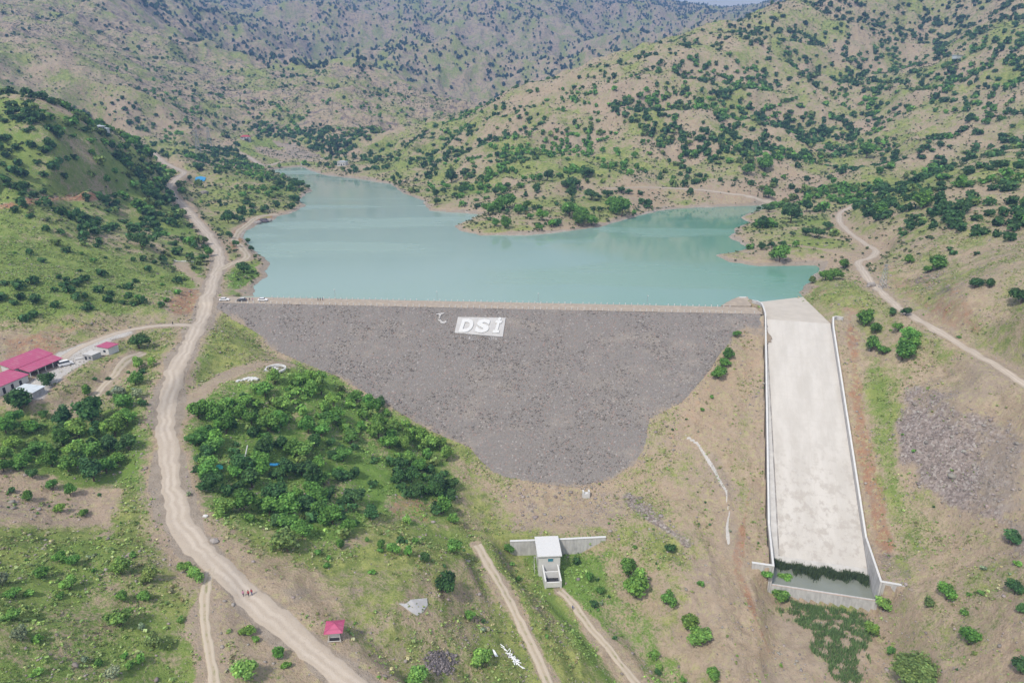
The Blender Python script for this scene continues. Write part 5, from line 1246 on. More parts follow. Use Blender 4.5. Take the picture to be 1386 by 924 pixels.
# trees and bushes one can point to: pixel of the crown's middle and its width in the photo
E = """45 643 16 d;17 662 14 d;39 672 18 m;72 658 18 m;96 665 20 m;82 689 16 l;114 693 16 m;84 754 22 m;102 760 18 m;58 774 22 m;21 802 20 m;39 800 18 l;82 805 16 m;95 791 24 l;165 768 32 l;203 779 26 o;168 809 20 m;195 807 22 m;163 835 40 l;192 848 15 g;17 833 22 l;30 858 26 g;51 863 18 m;114 891 14 g;135 896 16 m;168 887 14 m;177 900 18 m;191 889 20 m;209 870 24 o;230 872 14 o;154 912 22 g;51 907 20 l;180 749 16 m;3 786 22 g;245 837 16 l;330 908 34 l;377 886 20 m;387 898 16 m;266 779 26 l;252 768 20 l;337 852 22 l;347 863 16 l;389 735 40 o;430 745 14 m;445 754 12 m;443 765 12 m;256 667 10 g
70 621 34 m;31 626 28 m;93 630 28 m;128 640 38 d;144 633 26 m;160 621 24 m;126 614 28 m;98 610 26 l;7 618 26 l;50 608 28 m;20 600 26 l;85 596 26 m;188 463 32 d;67 515 24 d;29 544 38 d;119 531 17 m;146 511 10 d;88 567 34 d;125 558 44 d;189 495 20 l;206 492 14 l;185 515 24 m;161 532 18 g;187 534 16 g;168 548 26 m;173 568 28 m;107 582 34 l;157 581 36 l;9 579 26 m;21 579 20 m;61 561 14 m;128 512 9 d
1208 424 13 d;1226 423 15 d;1171 434 26 m;1184 444 20 m;1179 468 24 m;1194 474 20 m;1221 478 34 m;1230 454 26 m;1215 444 16 m;1235 468 22 m;1298 455 9 m;985 481 20 m;981 491 18 m;996 453 11 m;973 506 24 m;963 536 10 m;951 553 9 m;1127 372 24 m;1141 357 20 m;1117 374 20 m;1099 380 12 o;1230 352 16 m;1268 357 30 m;1255 365 16 m;1319 385 20 d;1339 385 16 d;1381 404 28 d;1030 335 12 d;1044 332 12 d;1059 331 11 d;1055 347 28 m;1090 315 15 d;1107 317 20 d;1119 307 15 d;1069 293 32 d;1091 282 18 d;1032 304 20 d;1041 283 15 d;1027 283 7 d
662 285 20 m;675 281 22 m;690 275 24 m;702 286 16 m;714 279 13 m;717 294 11 m;734 294 18 m;730 309 12 m;746 304 13 m;684 304 20 m;670 303 13 m;770 287 24 m;787 291 30 m;800 300 20 m;783 300 22 m;771 250 26 d;774 263 18 d;800 266 20 d;812 268 8 d;823 264 15 d;828 276 24 m;841 285 28 m;834 285 20 m;841 258 13 d;851 260 11 d;795 236 20 d;741 240 18 d;626 258 15 d;611 242 22 d;605 253 12 m;592 274 12 d;591 263 12 d;687 253 13 d;671 261 13 d;727 257 14 d;759 240 8 d
1011 231 20 m;1035 225 24 m;1040 263 18 m;1173 208 24 m;1354 225 24 d;1277 220 13 d;1248 275 28 m;1191 285 26 m;310 297 20 d;311 319 12 d;320 331 10 d;269 227 17 d;257 242 9 d;379 250 12 d;405 252 18 d;400 251 12 m;417 253 8 d;298 275 8 d;331 363 24 d;340 337 10 d;336 327 8 d;275 350 17 d;282 343 14 m;193 330 24 d;202 263 20 d;217 278 18 d;262 324 11 m
849 765 32 m;861 796 42 l;907 742 18 d;904 812 24 m;798 782 16 m;812 800 14 m;690 744 16 m;693 761 11 m;702 782 12 m;635 833 18 m;655 851 12 g;605 790 38 d;651 887 34 l;614 740 24 m;574 756 19 d;504 695 26 d;614 702 16 m;551 705 14 l;534 744 20 m;516 737 16 m;553 747 16 m;565 915 38 l;505 772 14 m;461 738 16 m;933 842 28 l;947 863 34 l;964 910 24 m;947 789 12 m;1056 807 24 m;1038 779 18 m;1196 812 28 l;1255 816 18 o;1281 803 28 m;1311 803 10 m;1329 801 12 m;1311 863 28 m;1306 828 14 m;1318 882 12 o;1205 879 16 m;1237 912 62 o;1332 768 12 g;1369 728 28 d;1378 761 15 m;1373 796 26 d;1380 824 17 d;1236 609 9 m;1382 901 30 d;1177 852 22 l;1062 785 20 m;515 546 16 d;740 860 8 m;860 740 8 m"""
TONE_K = {'d': 'dark green', 'm': 'mid green', 'l': 'light green', 'g': 'grey-green', 'o': 'olive green'}
exp = []
for tok in E.replace('\n', ';').split(';'):
    a = tok.split(); exp.append((float(a[0]), float(a[1]), float(a[2]), TONE_K[a[3]]))
epx = np.array([e[0] for e in exp]); epy = np.array([e[1] for e in exp]); ew = np.array([e[2] for e in exp])
eX, eY, eZ, eT = hit(epx, epy + ew * .28)
LIST = []          # x, y, z, radius, tone, apparent px width
for i, e in enumerate(exp): LIST.append((eX[i], eY[i], eZ[i], e[2] / 2 * eT[i] / FPX, e[3], e[2], True))

# everything that grows by itself: density zones (pixel outline on the ground, trees per 100 m2, radius range, how clumped)
ZONES = [
 ([(-200,-100),(1600,-100),(1600,330),(-200,330)], .45, 2.2, 4.2, .50, 560, 1500),
 ([(-100,-100),(700,-100),(700,135),(560,128),(420,100),(300,60),(160,10),(0,0)], .36, 2.6, 5.5, .44, 1500, 9000),
 ([(640,-100),(1150,-100),(1150,40),(760,140),(640,140)], .40, 2.6, 5.5, .42, 1500, 9000),
 ([(0,0),(160,0),(260,45),(400,95),(620,135),(600,180),(480,190),(400,160),(200,120),(0,100)], .26, 2.2, 4.2, .50, 850, 2000),
 ([(0,20),(160,60),(180,130),(60,140),(0,125)], .10, 2, 3.6, .52, 700, 2000),
 ([(150,130),(300,110),(420,160),(470,180),(440,205),(330,185),(220,170),(190,185)], .75, 2.2, 3.8, .45, 800, 1500),
 ([(340,165),(470,175),(520,175),(470,210),(430,208),(400,192),(350,182)], 2.2, 2.4, 4.0, .30, 800, 1500),
 ([(190,190),(300,200),(420,225),(350,232),(280,222),(210,205)], 1.6, 2.2, 3.8, .38, 650, 1100),
 ([(280,215),(350,232),(420,250),(410,262),(330,245),(290,235)], 1.2, 1.8, 3.4, .42, 560, 900),
 ([(0,90),(60,100),(130,150),(200,195),(238,235),(262,300),(285,345),(255,335),(200,300),(150,255),(60,250),(0,265)], 2.1, 2.2, 3.9, .36, 300, 720),
 ([(0,265),(60,252),(150,260),(200,300),(255,335),(270,360),(200,345),(100,335),(0,330)], 1.1, 1.8, 3.3, .44, 280, 600),
 ([(0,330),(120,345),(240,350),(270,380),(240,420),(120,430),(0,440)], .9, 1.3, 2.9, .46, 200, 420),
 ([(0,385),(110,370),(160,400),(230,395),(225,420),(120,432),(70,425),(0,430)], 1.6, 1.6, 2.8, .42, 200, 420),
 ([(245,290),(300,320),(320,350),(310,300),(330,262),(290,245),(262,262)], .25, 1.0, 2.0, .5, 330, 700),
 ([(480,210),(640,165),(760,130),(840,150),(760,200),(640,235),(540,240)], .62, 2.2, 4.0, .46, 560, 1400),
 ([(560,255),(600,230),(660,215),(700,190),(800,160),(840,180),(760,215),(690,235),(620,262)], 1.25, 2.2, 3.8, .42, 560, 1200),
 ([(700,130),(1000,40),(1130,0),(1400,-40),(1400,100),(1180,140),(1000,110),(860,130)], .95, 2.4, 4.4, .45, 700, 1600),
 ([(820,140),(1000,110),(1120,150),(1190,190),(1120,220),(980,225),(900,205),(860,175)], 1.7, 2.4, 4.6, .43, 560, 1200),
 ([(860,205),(980,225),(1120,225),(1110,250),(960,250),(860,240)], .5, 2.0, 3.6, .50, 560, 900),
 ([(1150,130),(1400,90),(1400,240),(1150,250),(1120,225),(1190,190)], .95, 2.4, 4.2, .46, 450, 1200),
 ([(318,192),(372,190),(440,212),(432,222),(375,222),(330,208)], .02, 1.5, 2.5, .6, 800, 1500),
 ([(1075,262),(1140,245),(1250,255),(1386,235),(1420,300),(1386,345),(1300,340),(1240,330),(1185,300),(1140,278)], 1.8, 2.0, 3.8, .38, 300, 640),
 ([(1200,305),(1386,330),(1400,400),(1330,380),(1250,350)], .45, 1.4, 2.8, .50, 240, 460),
 ([(650,265),(760,255),(860,262),(860,292),(760,305),(650,310)], .45, 1.4, 2.6, .5, 420, 640),
 ([(250,560),(300,520),(350,518),(400,505),(500,545),(560,582),(605,612),(620,700),(560,708),(520,700),(470,735),(400,735),(370,715),(300,695),(262,655)], 6.0, 1.3, 3.8, .33, 120, 300),
 ([(480,605),(520,595),(535,640),(500,670),(470,650)], 1.5, 1.2, 2.4, .3, 120, 300),
 ([(0,560),(150,570),(185,600),(170,650),(100,645),(0,640)], 6.0, 1.6, 3.4, .20, 100, 260),
 ([(130,520),(215,480),(215,540),(190,600),(150,600)], 2.6, 1.0, 2.2, .42, 120, 300),
 ([(500,700),(620,700),(640,740),(560,760),(440,760)], 1.4, .8, 1.9, .42, 100, 260),
 ([(700,742),(790,745),(830,800),(880,880),(940,930),(860,930),(800,850),(730,790)], 1.8, .7, 1.7, .42, 100, 260),
 ([(-40,720),(280,760),(270,924),(-40,924)], .9, .4, 1.2, .48, 60, 240),
 ([(0,640),(150,660),(150,715),(0,705)], 1.6, .35, .7, .35, 60, 240),
 ([(1200,800),(1386,780),(1386,924),(1200,924)], .7, .5, 1.3, .5, 60, 260),
]
cand = []
def cand_ring(y0, y1, n):
    Y = np.sqrt(nr.uniform((y0 + 80) ** 2, (y1 + 80) ** 2, n)) - 80; U_ = nr.uniform(-.93, .93, n); return U_ * (Y + 80), Y
def area_ring(y0, y1): return .93 * (y1 ** 2 - y0 ** 2) + 148.8 * (y1 - y0)
TX, TY, TR, TI = [], [], [], []
for (y0, y1) in ((80, 340), (340, 700), (700, 1500), (1500, 4600)):
    maxd = {80: 8.0, 340: 2.4, 700: 2.4, 1500: .40}[y0]
    n = int(area_ring(y0, y1) / 100 * maxd)
    X, Y = cand_ring(y0, y1, n); Z = zat(X, Y); px, py, t = proj(X, Y, Z)
    vis = (px > -120) & (px < 1506) & (py > -120) & (py < 990)
    X, Y, Z, px, py, t = [a[vis] for a in (X, Y, Z, px, py, t)]
    D = np.zeros(len(X)) + (.30 if y0 < 340 else .2 if y0 < 1500 else .08); r0 = np.full(len(X), .45 if y0 < 340 else 2.2 if y0 < 1500 else 4.5); r1 = r0 * 2.0; th = np.full(len(X), .5)
    for P, d, a, b, c, ya, yb in ZONES:
        if ya > y1 or yb < y0: continue
        m = (poly_sd(px, py, P) < 0) & (Y > ya) & (Y < yb)
        D[m] = d; r0[m] = a; r1[m] = b; th[m] = c
    cl = fbm(X, Y, 34 if y0 < 1500 else 130, 3, 301) * .55 + fbm(X, Y, 13 if y0 < 1500 else 45, 2, 303) * .45
    if y0 >= 340: cl = cl + (.62 - fbm(X, Y, 85 if y0 < 1500 else 420, 5, 11 if y0 < 1500 else 29, True)) * .55
    pr = D / maxd * (.06 + .94 * sst(th - .05, th + .07, cl)) * 1.35
    k = nr.random(len(X)) < pr
    X, Y, px, py, r0, r1 = [a[k] for a in (X, Y, px, py, r0, r1)]
    r = (r0 + (r1 - r0) * nr.random(len(X)) ** 1.5) * (1.15 if y0 >= 340 else 1)
    ok = np.ones(len(X), bool)
    ok &= poly_sd(X, Y, LAKE) > 1.0 + r * .3
    ok &= poly_sd(X, Y, DAM_ALL) > r * .6
    s_, w_ = sp_sw(X, Y); ok &= ~((s_ > -30) & (s_ < SE + 3) & (w_ > -3 - r) & (w_ < SW + 3 + r))
    for nm, (Lr, w) in ROADS.items():
        mm = (X > Lr[:,0].min() - 20) & (X < Lr[:,0].max() + 20) & (Y > Lr[:,1].min() - 20) & (Y < Lr[:,1].max() + 20)
        if mm.any():
            d_, _ = seg_dist(X[mm], Y[mm], Lr); o_ = ok[mm]; o_ &= d_ > w / 2 + (5 if nm == 'far_track' else .8) + r[mm] * .8; ok[mm] = o_
    for P in ([(0,540),(0,495),(60,460),(160,440),(240,432),(200,470),(150,500),(110,520),(70,545)], [(520,800),(600,800),(600,840),(520,840)], [(430,815),(480,815),(480,880),(430,880)],
              [(720,715),(770,715),(770,800),(720,800)], [(655,870),(725,870),(725,915),(655,915)], [(315,480),(400,480),(400,518),(315,522)], [(1225,520),(1400,560),(1400,730),(1300,710),(1230,640)], [(320,500),(350,495),(350,520),(255,560),(240,565),(280,520)], [(560,870),(630,870),(630,924),(560,924)], [(365,190),(440,208),(430,220),(380,212)], [(322,180),(345,180),(345,195),(322,195)],
              [(255,232),(285,232),(285,250),(255,250)], [(318,608),(345,608),(345,634),(318,634)], [(288,630),(308,630),(308,648),(288,648)], [(362,630),(384,630),(384,644),(362,644)], [(785,655),(800,655),(800,690),(785,690)]):
        ok &= ~((poly_sd(px, py, P) < 0) & (Y < 1400))
    X, Y, r = X[ok], Y[ok], r[ok]
    if y0 < 1500:      # spacing against the hand-placed ones
        for i in range(len(eX)):
            m = np.hypot(X - eX[i], Y - eY[i]) > (LIST[i][3] + r) * .75; X, Y, r = X[m], Y[m], r[m]
    if y0 == 80:       # and between each other
        o = np.argsort(-r); keep = []; gx, gy, gr = [], [], []
        cell = {}
        for i in o:
            c0_ = (int(X[i] // 6), int(Y[i] // 6)); good = True
            for a in (-1, 0, 1):
                for b in (-1, 0, 1):
                    for j in cell.get((c0_[0] + a, c0_[1] + b), ()):
                        if (X[i] - X[j]) ** 2 + (Y[i] - Y[j]) ** 2 < ((r[i] + r[j]) * .52) ** 2: good = False; break
                    if not good: break
                if not good: break
            if good: keep.append(i); cell.setdefault(c0_, []).append(i)
        X, Y, r = X[keep], Y[keep], r[keep]
    TX.append(X); TY.append(Y); TR.append(r); TI.append(np.full(len(X), y0))
TX, TY, TR, TI = map(np.concatenate, (TX, TY, TR, TI)); TZ = zat(TX, TY)
tpx, tpy, tt_ = proj(TX, TY, TZ)
# only those the photograph can see: march back to the camera
def visible(X, Y, Z, h):
    vis = np.ones(len(X), bool)
    for f in np.linspace(.12, .985, 90):
        vis &= (CAMZ + (Z + h - CAMZ) * f) > zat(X * f, Y * f) - .3
    return vis
vs_ = np.zeros(len(TX), bool)
for k in range(0, len(TX), 20000): vs_[k:k+20000] = visible(TX[k:k+20000], TY[k:k+20000], TZ[k:k+20000], TR[k:k+20000] * 1.8 + 6)
TX, TY, TZ, TR, TI, tpx, tpy, tt_ = [a[vs_] for a in (TX, TY, TZ, TR, TI, tpx, tpy, tt_)]
twp = 2 * TR * FPX / tt_
print('grove', int((poly_sd(tpx, tpy, [(250,560),(300,520),(350,518),(400,505),(500,545),(560,582),(605,612),(620,700),(560,708),(520,700),(470,735),(400,735),(370,715),(300,695),(262,655)])<0).sum()))
print('auto trees', len(TX), [int((TI == k).sum()) for k in (80, 340, 700, 1500)])
sp_noise = fbm(TX, TY, 60, 3, 333)
def tone_auto(i):
    q = sp_noise[i] + nr.normal(0, .10)
    if TI[i] == 80:
        if poly_sd(np.array([tpx[i]]), np.array([tpy[i]]), [(245,500),(640,560),(640,745),(245,745)])[0] < 0:
            return 'light green' if q > .56 else 'mid green' if q > .44 else 'dark green' if q < .36 else 'mid green'
        return 'light green' if q > .62 else 'mid green' if q > .47 else 'olive green' if q > .42 else 'dark green' if nr.random() < .8 else 'grey-green'
    return 'mid green' if q > .55 else 'dark green' if q < .5 else 'olive green'
inframe = (tpx > -5) & (tpx < 1391) & (tpy > 0) & (tpy < 930)
TR_TREE = 1.45     # taller ones are trees, lower ones shrubs
ne_t = sum(1 for e in LIST if e[3] >= TR_TREE); ne_s = len(LIST) - ne_t
cT = np.where(inframe & (TR >= TR_TREE) & (TI < 700))[0]; cT = cT[np.argsort(-twp[cT])][:300 - ne_t]
cS = np.where(inframe & (TR < TR_TREE) & (TI < 700))[0]; cS = cS[np.argsort(-twp[cS])][:300 - ne_s]
for i in list(cT) + list(cS): LIST.append((TX[i], TY[i], TZ[i], TR[i], tone_auto(i), twp[i], False))
rest = np.ones(len(TX), bool); rest[cT] = False; rest[cS] = False

LAND = [('the small magenta-roofed kiosk',455,840),('the valve house',742,755),('the pipe heap',693,890),('the burnt heap',596,898),('the pale concrete slab',562,820),('the end of the headwall',820,722),
 ('the white U-shaped block',793,669),('the end sill of the spillway',1118,800),('the top of the spillway chute',1080,425),('the rubble slope on the right bank',1290,630),('the lattice pylon on the right bank',1194,375),
 ('the bend of the hill track',1182,345),('the upper end of the hill track',1145,285),('the lake point nearest the spillway',985,346),('the tip of the long lake point',612,305),('the blue tarpaulin',270,243),('the dark shore rock',357,300),
 ('the lay-by of pale stones',256,355),('the three parked cars',330,405),('the road junction',262,440),('the block shed',46,525),('the small magenta-roofed hut',138,468),('the long magenta-roofed barn',45,485),
 ('the white leaning pole',337,615),('the white rubble pile',334,513),('the white masonry ring',373,500),('the blue sheet in the grove',372,635),('the left end of the headwall',690,735),('the bare brown plot',80,685),
 ('the three people on the road',336,802),('the forked field track',278,800),('the far red-roofed house',332,186),('the lake-head house',464,219),('the pale strip on the far bank',1060,258),('the person on the stream track',775,822),('the big boulder by the road',290,733),
 ('the left end of the rock face',352,440),('the dry white rill beside the spillway',970,640),('the shaded foot of the rock face',640,640),('the left frame edge by the meadow',10,830),('the lower right corner',1370,900),('the red cut bank by the road',250,400),('the top left red path',80,268),('the right frame edge by the hillside',1380,320),('the outlet reed bed',1120,850)]
CNT = {}
def label_for(px, py, size, tone, kind, ew_):
    best = None
    order = sorted(range(len(LAND)), key=lambda i: (LAND[i][1] - px) ** 2 + ((LAND[i][2] - py) * 1.3) ** 2)
    i = order[0]; dx, dy = px - LAND[i][1], (py - LAND[i][2]) * 1.3
    w = 'right of' if dx > abs(dy) else 'left of' if -dx > abs(dy) else 'below' if dy > 0 else 'above'
    key = (size, tone, kind, w, i); CNT[key] = CNT.get(key, 0) + 1
    return key
ORD = ['', 'second nearest', 'third nearest', 'fourth nearest', 'fifth nearest', 'sixth nearest', 'seventh nearest', 'eighth nearest', 'ninth nearest', 'tenth nearest', 'eleventh nearest', 'twelfth nearest', 'thirteenth nearest', 'fourteenth nearest', 'fifteenth nearest', 'sixteenth nearest']
recs = []
for (x, y, z, r, tone, w, ex) in LIST:
    px, py, _ = proj(np.float64(x), np.float64(y), np.float64(z)); kind = 'tree' if r >= TR_TREE else 'bush'
    size = ('big' if w > 32 else 'medium' if w > 18 else 'small')
    order = min(range(len(LAND)), key=lambda i: (LAND[i][1] - px) ** 2 + ((LAND[i][2] - py) * 1.3) ** 2)
    dx, dy = px - LAND[order][1], (py - LAND[order][2]) * 1.3
    wd = 'right of' if dx > abs(dy) else 'left of' if -dx > abs(dy) else 'below' if dy > 0 else 'above'
    recs.append([(size, tone, kind, wd, order), math.hypot(dx, dy), (x, y, z, r, tone, w, kind)])
byk = {}
for rc in recs: byk.setdefault(rc[0], []).append(rc)
for key, L_ in byk.items():
    L_.sort(key=lambda q: q[1]); size, tone, kind, wd, oi_ = key
    for k, rc in enumerate(L_):
        x, y, z, r, tone, w, kind = rc[2]
        od = '' if len(L_) == 1 else ('nearest ' if k == 0 else ORD[min(k, 15)] + ' ')
        lab = f"{size} {tone} {kind}, {od}{wd} {LAND[oi_][0]}"
        if kind == 'tree':
            cm, tm = BIG_P if w > 50 else TREE_P[nr.integers(len(TREE_P))]; h = r * 1.0; lift = .32
            t = empty('broadleaf_tree', (x, y, z), 0, lab, 'tree', 'trees around the dam and lake'); t.empty_display_size = 1
            t.rotation_euler = (0, 0, nr.uniform(0, 6.28)); t.scale = (r * nr.uniform(.92, 1.08), r * nr.uniform(.92, 1.08), r * nr.uniform(.92, 1.12))
            c = link('crown', cm, t); c.location = (0, 0, lift); link('trunk', tm, t)
        else:
            t = link('shrub', SHRUB_P[nr.integers(len(SHRUB_P))], None, (x, y, z - .08 * r), nr.uniform(0, 6.28)); c = t
            t.scale = (r * nr.uniform(.9, 1.1), r * nr.uniform(.9, 1.1), r * nr.uniform(.9, 1.2)); tag(t, lab.replace(' bush', ' round bush', 1), 'bush', 'bushes around the dam and lake')
        cc = TONES[tone]; j = nr.uniform(.85, 1.2); c.color = (cc[0] * j * nr.uniform(.92, 1.1), cc[1] * j, cc[2] * j * nr.uniform(.9, 1.1), 1)
# poplars by the lake head
pl0 = None
for i, (px, py, w) in enumerate(((456, 196, 4.5), (449, 199, 3.5))):
    x, y, z, t_ = [float(v[0]) for v in hit(px, py + 12)]
    t = empty('poplar', (x, y, z), 0, ('taller slim poplar right of its shorter twin near the lake head house', 'shorter slim poplar left of its taller twin near the lake head house')[i], 'tree', 'poplars by the lake head')
    t.scale = (w, w, w * 1.1); c = link('crown', POP_P[i], t); c.color = (.04, .085, .028, 1); link('trunk', TREE_P[i][1], t)

# the rest merged as stuff
def merged(name, idx, protos, kind_tone, seed):
    r = np.random.default_rng(seed); Vs, Fs, Cs = [], [], []; off_ = 0
    which = r.integers(len(protos), size=len(idx))
    for p, (V, F, C) in enumerate(protos):
        ids = idx[which == p]
        if len(ids) == 0: continue
        n = len(ids); a = r.uniform(0, 6.28, n); c, s = np.cos(a)[:, None], np.sin(a)[:, None]
        R_ = TR[ids][:, None]; hs = r.uniform(.9, 1.25, n)[:, None]
        X = (V[None, :, 0] * c - V[None, :, 1] * s) * R_ + TX[ids][:, None]; Y = (V[None, :, 0] * s + V[None, :, 1] * c) * R_ + TY[ids][:, None]
        Z = V[None, :, 2] * R_ * hs + TZ[ids][:, None] - .05 * R_
        Vs.append(np.stack([X, Y, Z], -1).reshape(-1, 3))
        cc = kind_tone(ids, r); Cs.append((C[None] * cc[:, None, :]).reshape(-1, 3))
        Fs.append((F[None] + (np.arange(n) * len(V))[:, None, None]).reshape(-1, F.shape[1]) + off_); off_ += n * len(V)
    V = np.vstack(Vs); C = np.vstack(Cs); F = np.vstack(Fs)
    me = mesh_np(name, V, F, MAT['leaves'], False, {'Col': np.concatenate([C, np.ones((len(C), 1))], 1)})
    o = link(name, me); o.color = (1, 1, 1, 1); tag(o, kind='stuff'); return o
def quadify(V, F, C, T):
    """core triangles stored as degenerate-free quads by splitting into separate arrays is costly: use quads only, core as bigger leaf quads"""
    return V, F, C
def mk_proto(seed, nl, nq, q, shape='round', zsc=1.0): 
    V, F, C, T = crown_arrays(seed, nl, nq, q, False, shape, zsc); return V, F, C
P_mid = [mk_proto(500 + i, 7, 110, .26, 'round', [.9, 1.0, .75][i % 3]) for i in range(6)]
P_low = [mk_proto(520 + i, 5, 48, .36, 'round', [.9, 1.05, .75][i % 3]) for i in range(6)]
P_far = [mk_proto(540 + i, 3, 14, .62, 'round', [1, 1.2][i % 2]) for i in range(6)]
P_shr = [mk_proto(560 + i, 4, 60, .30, 'flat', .8) for i in range(6)]
def tone_arr(ids, r):
    q = sp_noise[ids] + r.normal(0, .09, len(ids)); n = len(ids)
    dk, md, ol, lt = [np.array(TONES[k]) for k in ('dark green', 'mid green', 'olive green', 'light green')]
    c = np.where((q > .56)[:, None], md, np.where((q < .5)[:, None], dk, ol))
    nearl = TI[ids] == 80; c = np.where((nearl & (q > .6))[:, None], lt, c)
    c = np.where((TI[ids] == 1500)[:, None], np.array((.045, .095, .055)) * np.ones((n, 1)), c)
    hi = sst(60, 220, TZ[ids])[:, None]; c = c * (1 - hi) + np.minimum(c, np.array((.060, .12, .052))) * hi
    return c * r.uniform(.8, 1.25, (n, 1))
sel = np.where(rest & (TI <= 340) & (TR >= 1.2))[0]; merged('hillside_trees', sel, P_mid, tone_arr, 1)
sel = np.where(rest & (TI <= 340) & (TR < 1.2))[0]; merged('low_scrub', sel, P_shr, tone_arr, 2)
sel = np.where(rest & (TI == 700))[0]; merged('far_hillside_trees', sel, P_low, tone_arr, 3)
sel = np.where(rest & (TI == 1500))[0]; merged('distant_mountain_trees', sel, P_far, tone_arr, 4)

# low scrub between the trees further out
n = 130000; X, Y = cand_ring(340, 1500, n); Z = zat(X, Y); px, py, t = proj(X, Y, Z)
k = (px > -60) & (px < 1446) & (py > -20) & (poly_sd(X, Y, LAKE) > 1.5) & (poly_sd(X, Y, DAM_ALL) > 1)
k &= nr.random(n) < .25 + .75 * sst(.42, .6, fbm(X, Y, 28, 4, 451))
for nm, (Lr, w) in ROADS.items(): k &= seg_dist(X, Y, Lr)[0] > w / 2 + 1
X, Y, Z = X[k], Y[k], Z[k]; v_ = visible(X, Y, Z, 2.0); X, Y, Z = X[v_], Y[v_], Z[v_]; n = len(X); print('scrub', n)
sp_noise = fbm(X, Y, 60, 3, 333)
TX, TY, TZ = X, Y, Z; TR = np.exp(nr.normal(-.15, .35, n)).clip(.4, 1.9)
def scrub_tone(ids, r):
    q = r.random((len(ids), 1)); a, b, c = np.array((.09, .14, .06)), np.array((.17, .22, .09)), np.array((.25, .255, .13))
    return np.where(q < .45, a, np.where(q < .8, b, c)) * r.uniform(.75, 1.25, (len(ids), 1))
merged('far_scrub', np.arange(n), [mk_proto(580 + i, 3, 12, .5, 'flat', .8) for i in range(6)], scrub_tone, 7)

# ground cover: tufts and weeds, and loose stones on the banks
n = 330000; X, Y = cand_ring(75, 360, n); Z = zat(X, Y); px, py, t = proj(X, Y, Z)
def samp(A, X, Y):
    u = np.clip((X / (Y + 80) + .95) / 1.9 * (KU - 1), 0, KU - 1).astype(int); v = np.clip((np.log(Y + 80) - V0) / (V1 - V0) * (KV - 1), 0, KV - 1).astype(int); return A[v, u]
clr = (poly_sd(X, Y, DAM_ALL) > .5) & (poly_sd(X, Y, LAKE) > 1.5); s_, w_ = sp_sw(X, Y); clr &= ~((s_ > -30) & (s_ < SE + 1.5) & (w_ > -1.6) & (w_ < SW + 1.6))
for nm, (Lr, w) in ROADS.items(): clr &= seg_dist(X, Y, Lr)[0] > w / 2 + .4
inf = (px > -60) & (px < 1446) & (py < 980)
g_s = samp(G, X, Y); lu_s = samp(LU, X, Y)
pk = clr & inf & (nr.random(n) < (.10 + .9 * g_s) * sst(.38, .62, fbm(X, Y, 7, 3, 401) + (g_s - .5) * .25) * (1 - samp(BA, X, Y) * .8))
X, Y, Z, g_s, lu_s = X[pk], Y[pk], Z[pk], g_s[pk], lu_s[pk]; n = len(X); print('tufts', n)
TXo, TYo, TZo, TRo = TX, TY, TZ, TR
TX, TY, TZ = X, Y, Z; TR = np.exp(nr.normal(-1.2, .45, n)).clip(.13, .95)
def tuft_tone(ids, r):
    lu = lu_s[ids][:, None]; q = r.random((len(ids), 1))
    dry = np.array((.38, .355, .20)); a = np.array((.28, .34, .12)); b = np.array((.24, .42, .09)); d = np.array((.22, .32, .10))
    c = np.where(q < .30, dry, np.where(q < .75, a, d)); c = c * (1 - lu) + np.where(q < .6, b, d) * lu
    return c * r.uniform(.8, 1.25, (len(ids), 1))
P_tuft = [mk_proto(600 + i, 3, 11, .5, 'flat', .55) for i in range(6)]
merged('grass_tufts', np.arange(n), P_tuft, tuft_tone, 5)
# stones
n = 600000; X, Y = cand_ring(75, 420, n); px, py, t = proj(X, Y, zat(X, Y)); rbv = samp(RB, X, Y); rd = samp(RD, X, Y); bav = samp(BA, X, Y); rkv = samp(RK, X, Y)
clr = (poly_sd(X, Y, DAM_ALL) > .3) & (poly_sd(X, Y, LAKE) > -.2); s_, w_ = sp_sw(X, Y); clr &= ~((s_ > -30) & (s_ < SE + 1.5) & (w_ > -1.6) & (w_ < SW + 1.6))
for nm, (Lr, w) in ROADS.items(): clr &= seg_dist(X, Y, Lr)[0] > w / 2 + .2
clr &= (px > -40) & (px < 1430) & (py < 960)
pr = .025 + rbv * .85 + rd * .15 + rkv * .3 + .15 * sst(.6, .75, fbm(X, Y, 12, 3, 411)) - lake_ if False else .045 + rbv * .7 + rd * .12 + rkv * .3 + .22 * sst(.58, .72, fbm(X, Y, 12, 3, 411))
k = clr & (nr.random(n) < pr); X, Y, rbv = X[k], Y[k], rbv[k]; n = len(X); print('stones', n)
sz = np.exp(nr.normal(-1.85, .55, n)).clip(.07, .9) * (1 + rbv * .5); C = nr.uniform(.16, .45, (n, 1)) * np.array([1, .90, .82]) * nr.uniform(.92, 1.08, (n, 3))
tag(link('scattered_stones', rocks_mesh('scattered_stones', np.stack([X, Y, zat(X, Y) + sz * .15], -1), sz, C, MAT['stones'], .65, 9)), kind='stuff')
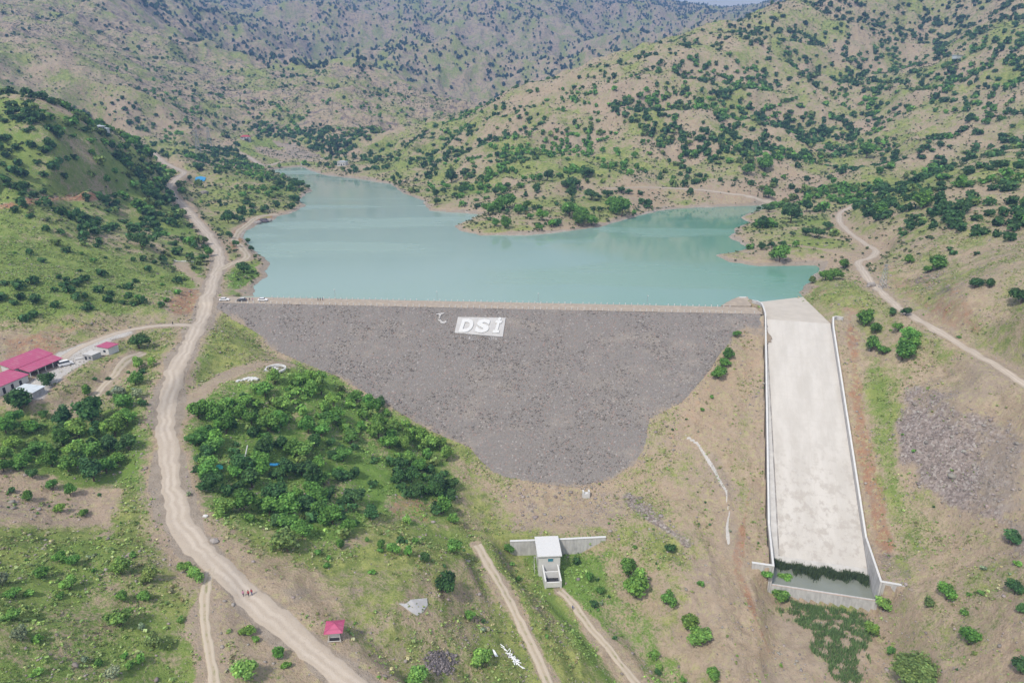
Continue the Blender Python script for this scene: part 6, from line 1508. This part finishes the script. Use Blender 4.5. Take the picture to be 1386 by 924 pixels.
# reeds in the stilling basin and in the outlet
def reeds(name, P, h0, h1, tone, seed, per=1):
    r = np.random.default_rng(seed); n = len(P); a = r.uniform(0, 6.28, n); h = r.uniform(h0, h1, n); w = r.uniform(.07, .16, n)
    lx, ly = r.normal(0, .18, n) * h, r.normal(0, .18, n) * h; dx, dy = np.cos(a) * w, np.sin(a) * w
    b0 = np.stack([P[:,0]-dx, P[:,1]-dy, P[:,2]-.3], -1); b1 = np.stack([P[:,0]+dx, P[:,1]+dy, P[:,2]-.3], -1)
    t1 = np.stack([P[:,0]+lx+dx*.4, P[:,1]+ly+dy*.4, P[:,2]+h], -1); t0 = np.stack([P[:,0]+lx-dx*.4, P[:,1]+ly-dy*.4, P[:,2]+h], -1)
    V = np.stack([b0, b1, t1, t0], 1).reshape(-1, 3); F = np.arange(n*4).reshape(n, 4); C = np.repeat(np.array(tone)[None] * r.uniform(.6, 1.5, (n, 1)), 4, 0)
    o = link(name, mesh_np(name, V, F, MAT['leaves'], False, {'Col': np.concatenate([C, np.ones((len(C), 1))], 1)})); tag(o, kind='stuff'); return o
pts = []
for i in range(7000):
    w = nr.uniform(-2.8, SW - .2); base_s = SL + 1.0 + (1.0 if w < 11 else 1.6) + .6 * math.sin(w * .8); wid = (1.3 if w < 4 else 2.3 if w < 12 else 1.9) * (1 + .4 * math.sin(w * 1.3 + 1))
    if 3.3 < w < 4.4 and nr.random() < .8: continue
    s = base_s + nr.normal(0, .45) * wid + (1.2 if 4 < w < 12 else 0.3)
    if s < SL + .3: continue
    pts.append((*sp_xy(s, w), -52.3))
reeds('basin_reeds', np.array(pts), .9, 2.1, (.09, .13, .055), 1)
pts = []
for i in range(26000):
    w = nr.uniform(-2, SW + 3); s = SE + nr.uniform(1.0, 30); x, y = sp_xy(s, w); q = fbm(np.array([x]), np.array([y]), 6, 3, 431)[0]
    cxw = 14 + (s - SE) * .02; hw_ = 12.0 - max(0, s - SE - 6) * .42
    e_ = abs(w - cxw) / max(hw_, .5) + (q - .5) * 2.2 + nr.normal(0, .10)
    if e_ > .95: continue
    if fbm(np.array([x]), np.array([y]), 2.2, 2, 433)[0] + nr.normal(0, .05) > .56 + max(0, .12 - .02 * (s - SE)): continue
    pts.append((x, y, float(zat(x, y))))
reeds('outlet_reeds', np.array(pts), .5, 1.4, (.17, .27, .10), 2)
# the streams bed water in the outlet
bpy.context.view_layer.update()
# ------------------------------------------------------------------ the air
hzm, hnt, hout = newmat('pale_blue_air'); pv = hnt.nodes.new('ShaderNodeVolumePrincipled')
pv.inputs['Color'].default_value = (.25, .44, .88, 1); pv.inputs['Density'].default_value = .00024; pv.inputs['Anisotropy'].default_value = .1
hnt.links.new(pv.outputs[0], hout.inputs['Volume'])
zmin, zmax = float(GZ.min()) - 4, max(float(GZ.max()) + 25, 140)
hb = MB(); hb.box((0, 2500, (zmin + zmax) / 2), (11400, 5800, zmax - zmin)); hb = hb.build('haze', hzm); tag(hb, kind='stuff'); hb.visible_shadow = True
bpy.context.view_layer.update()
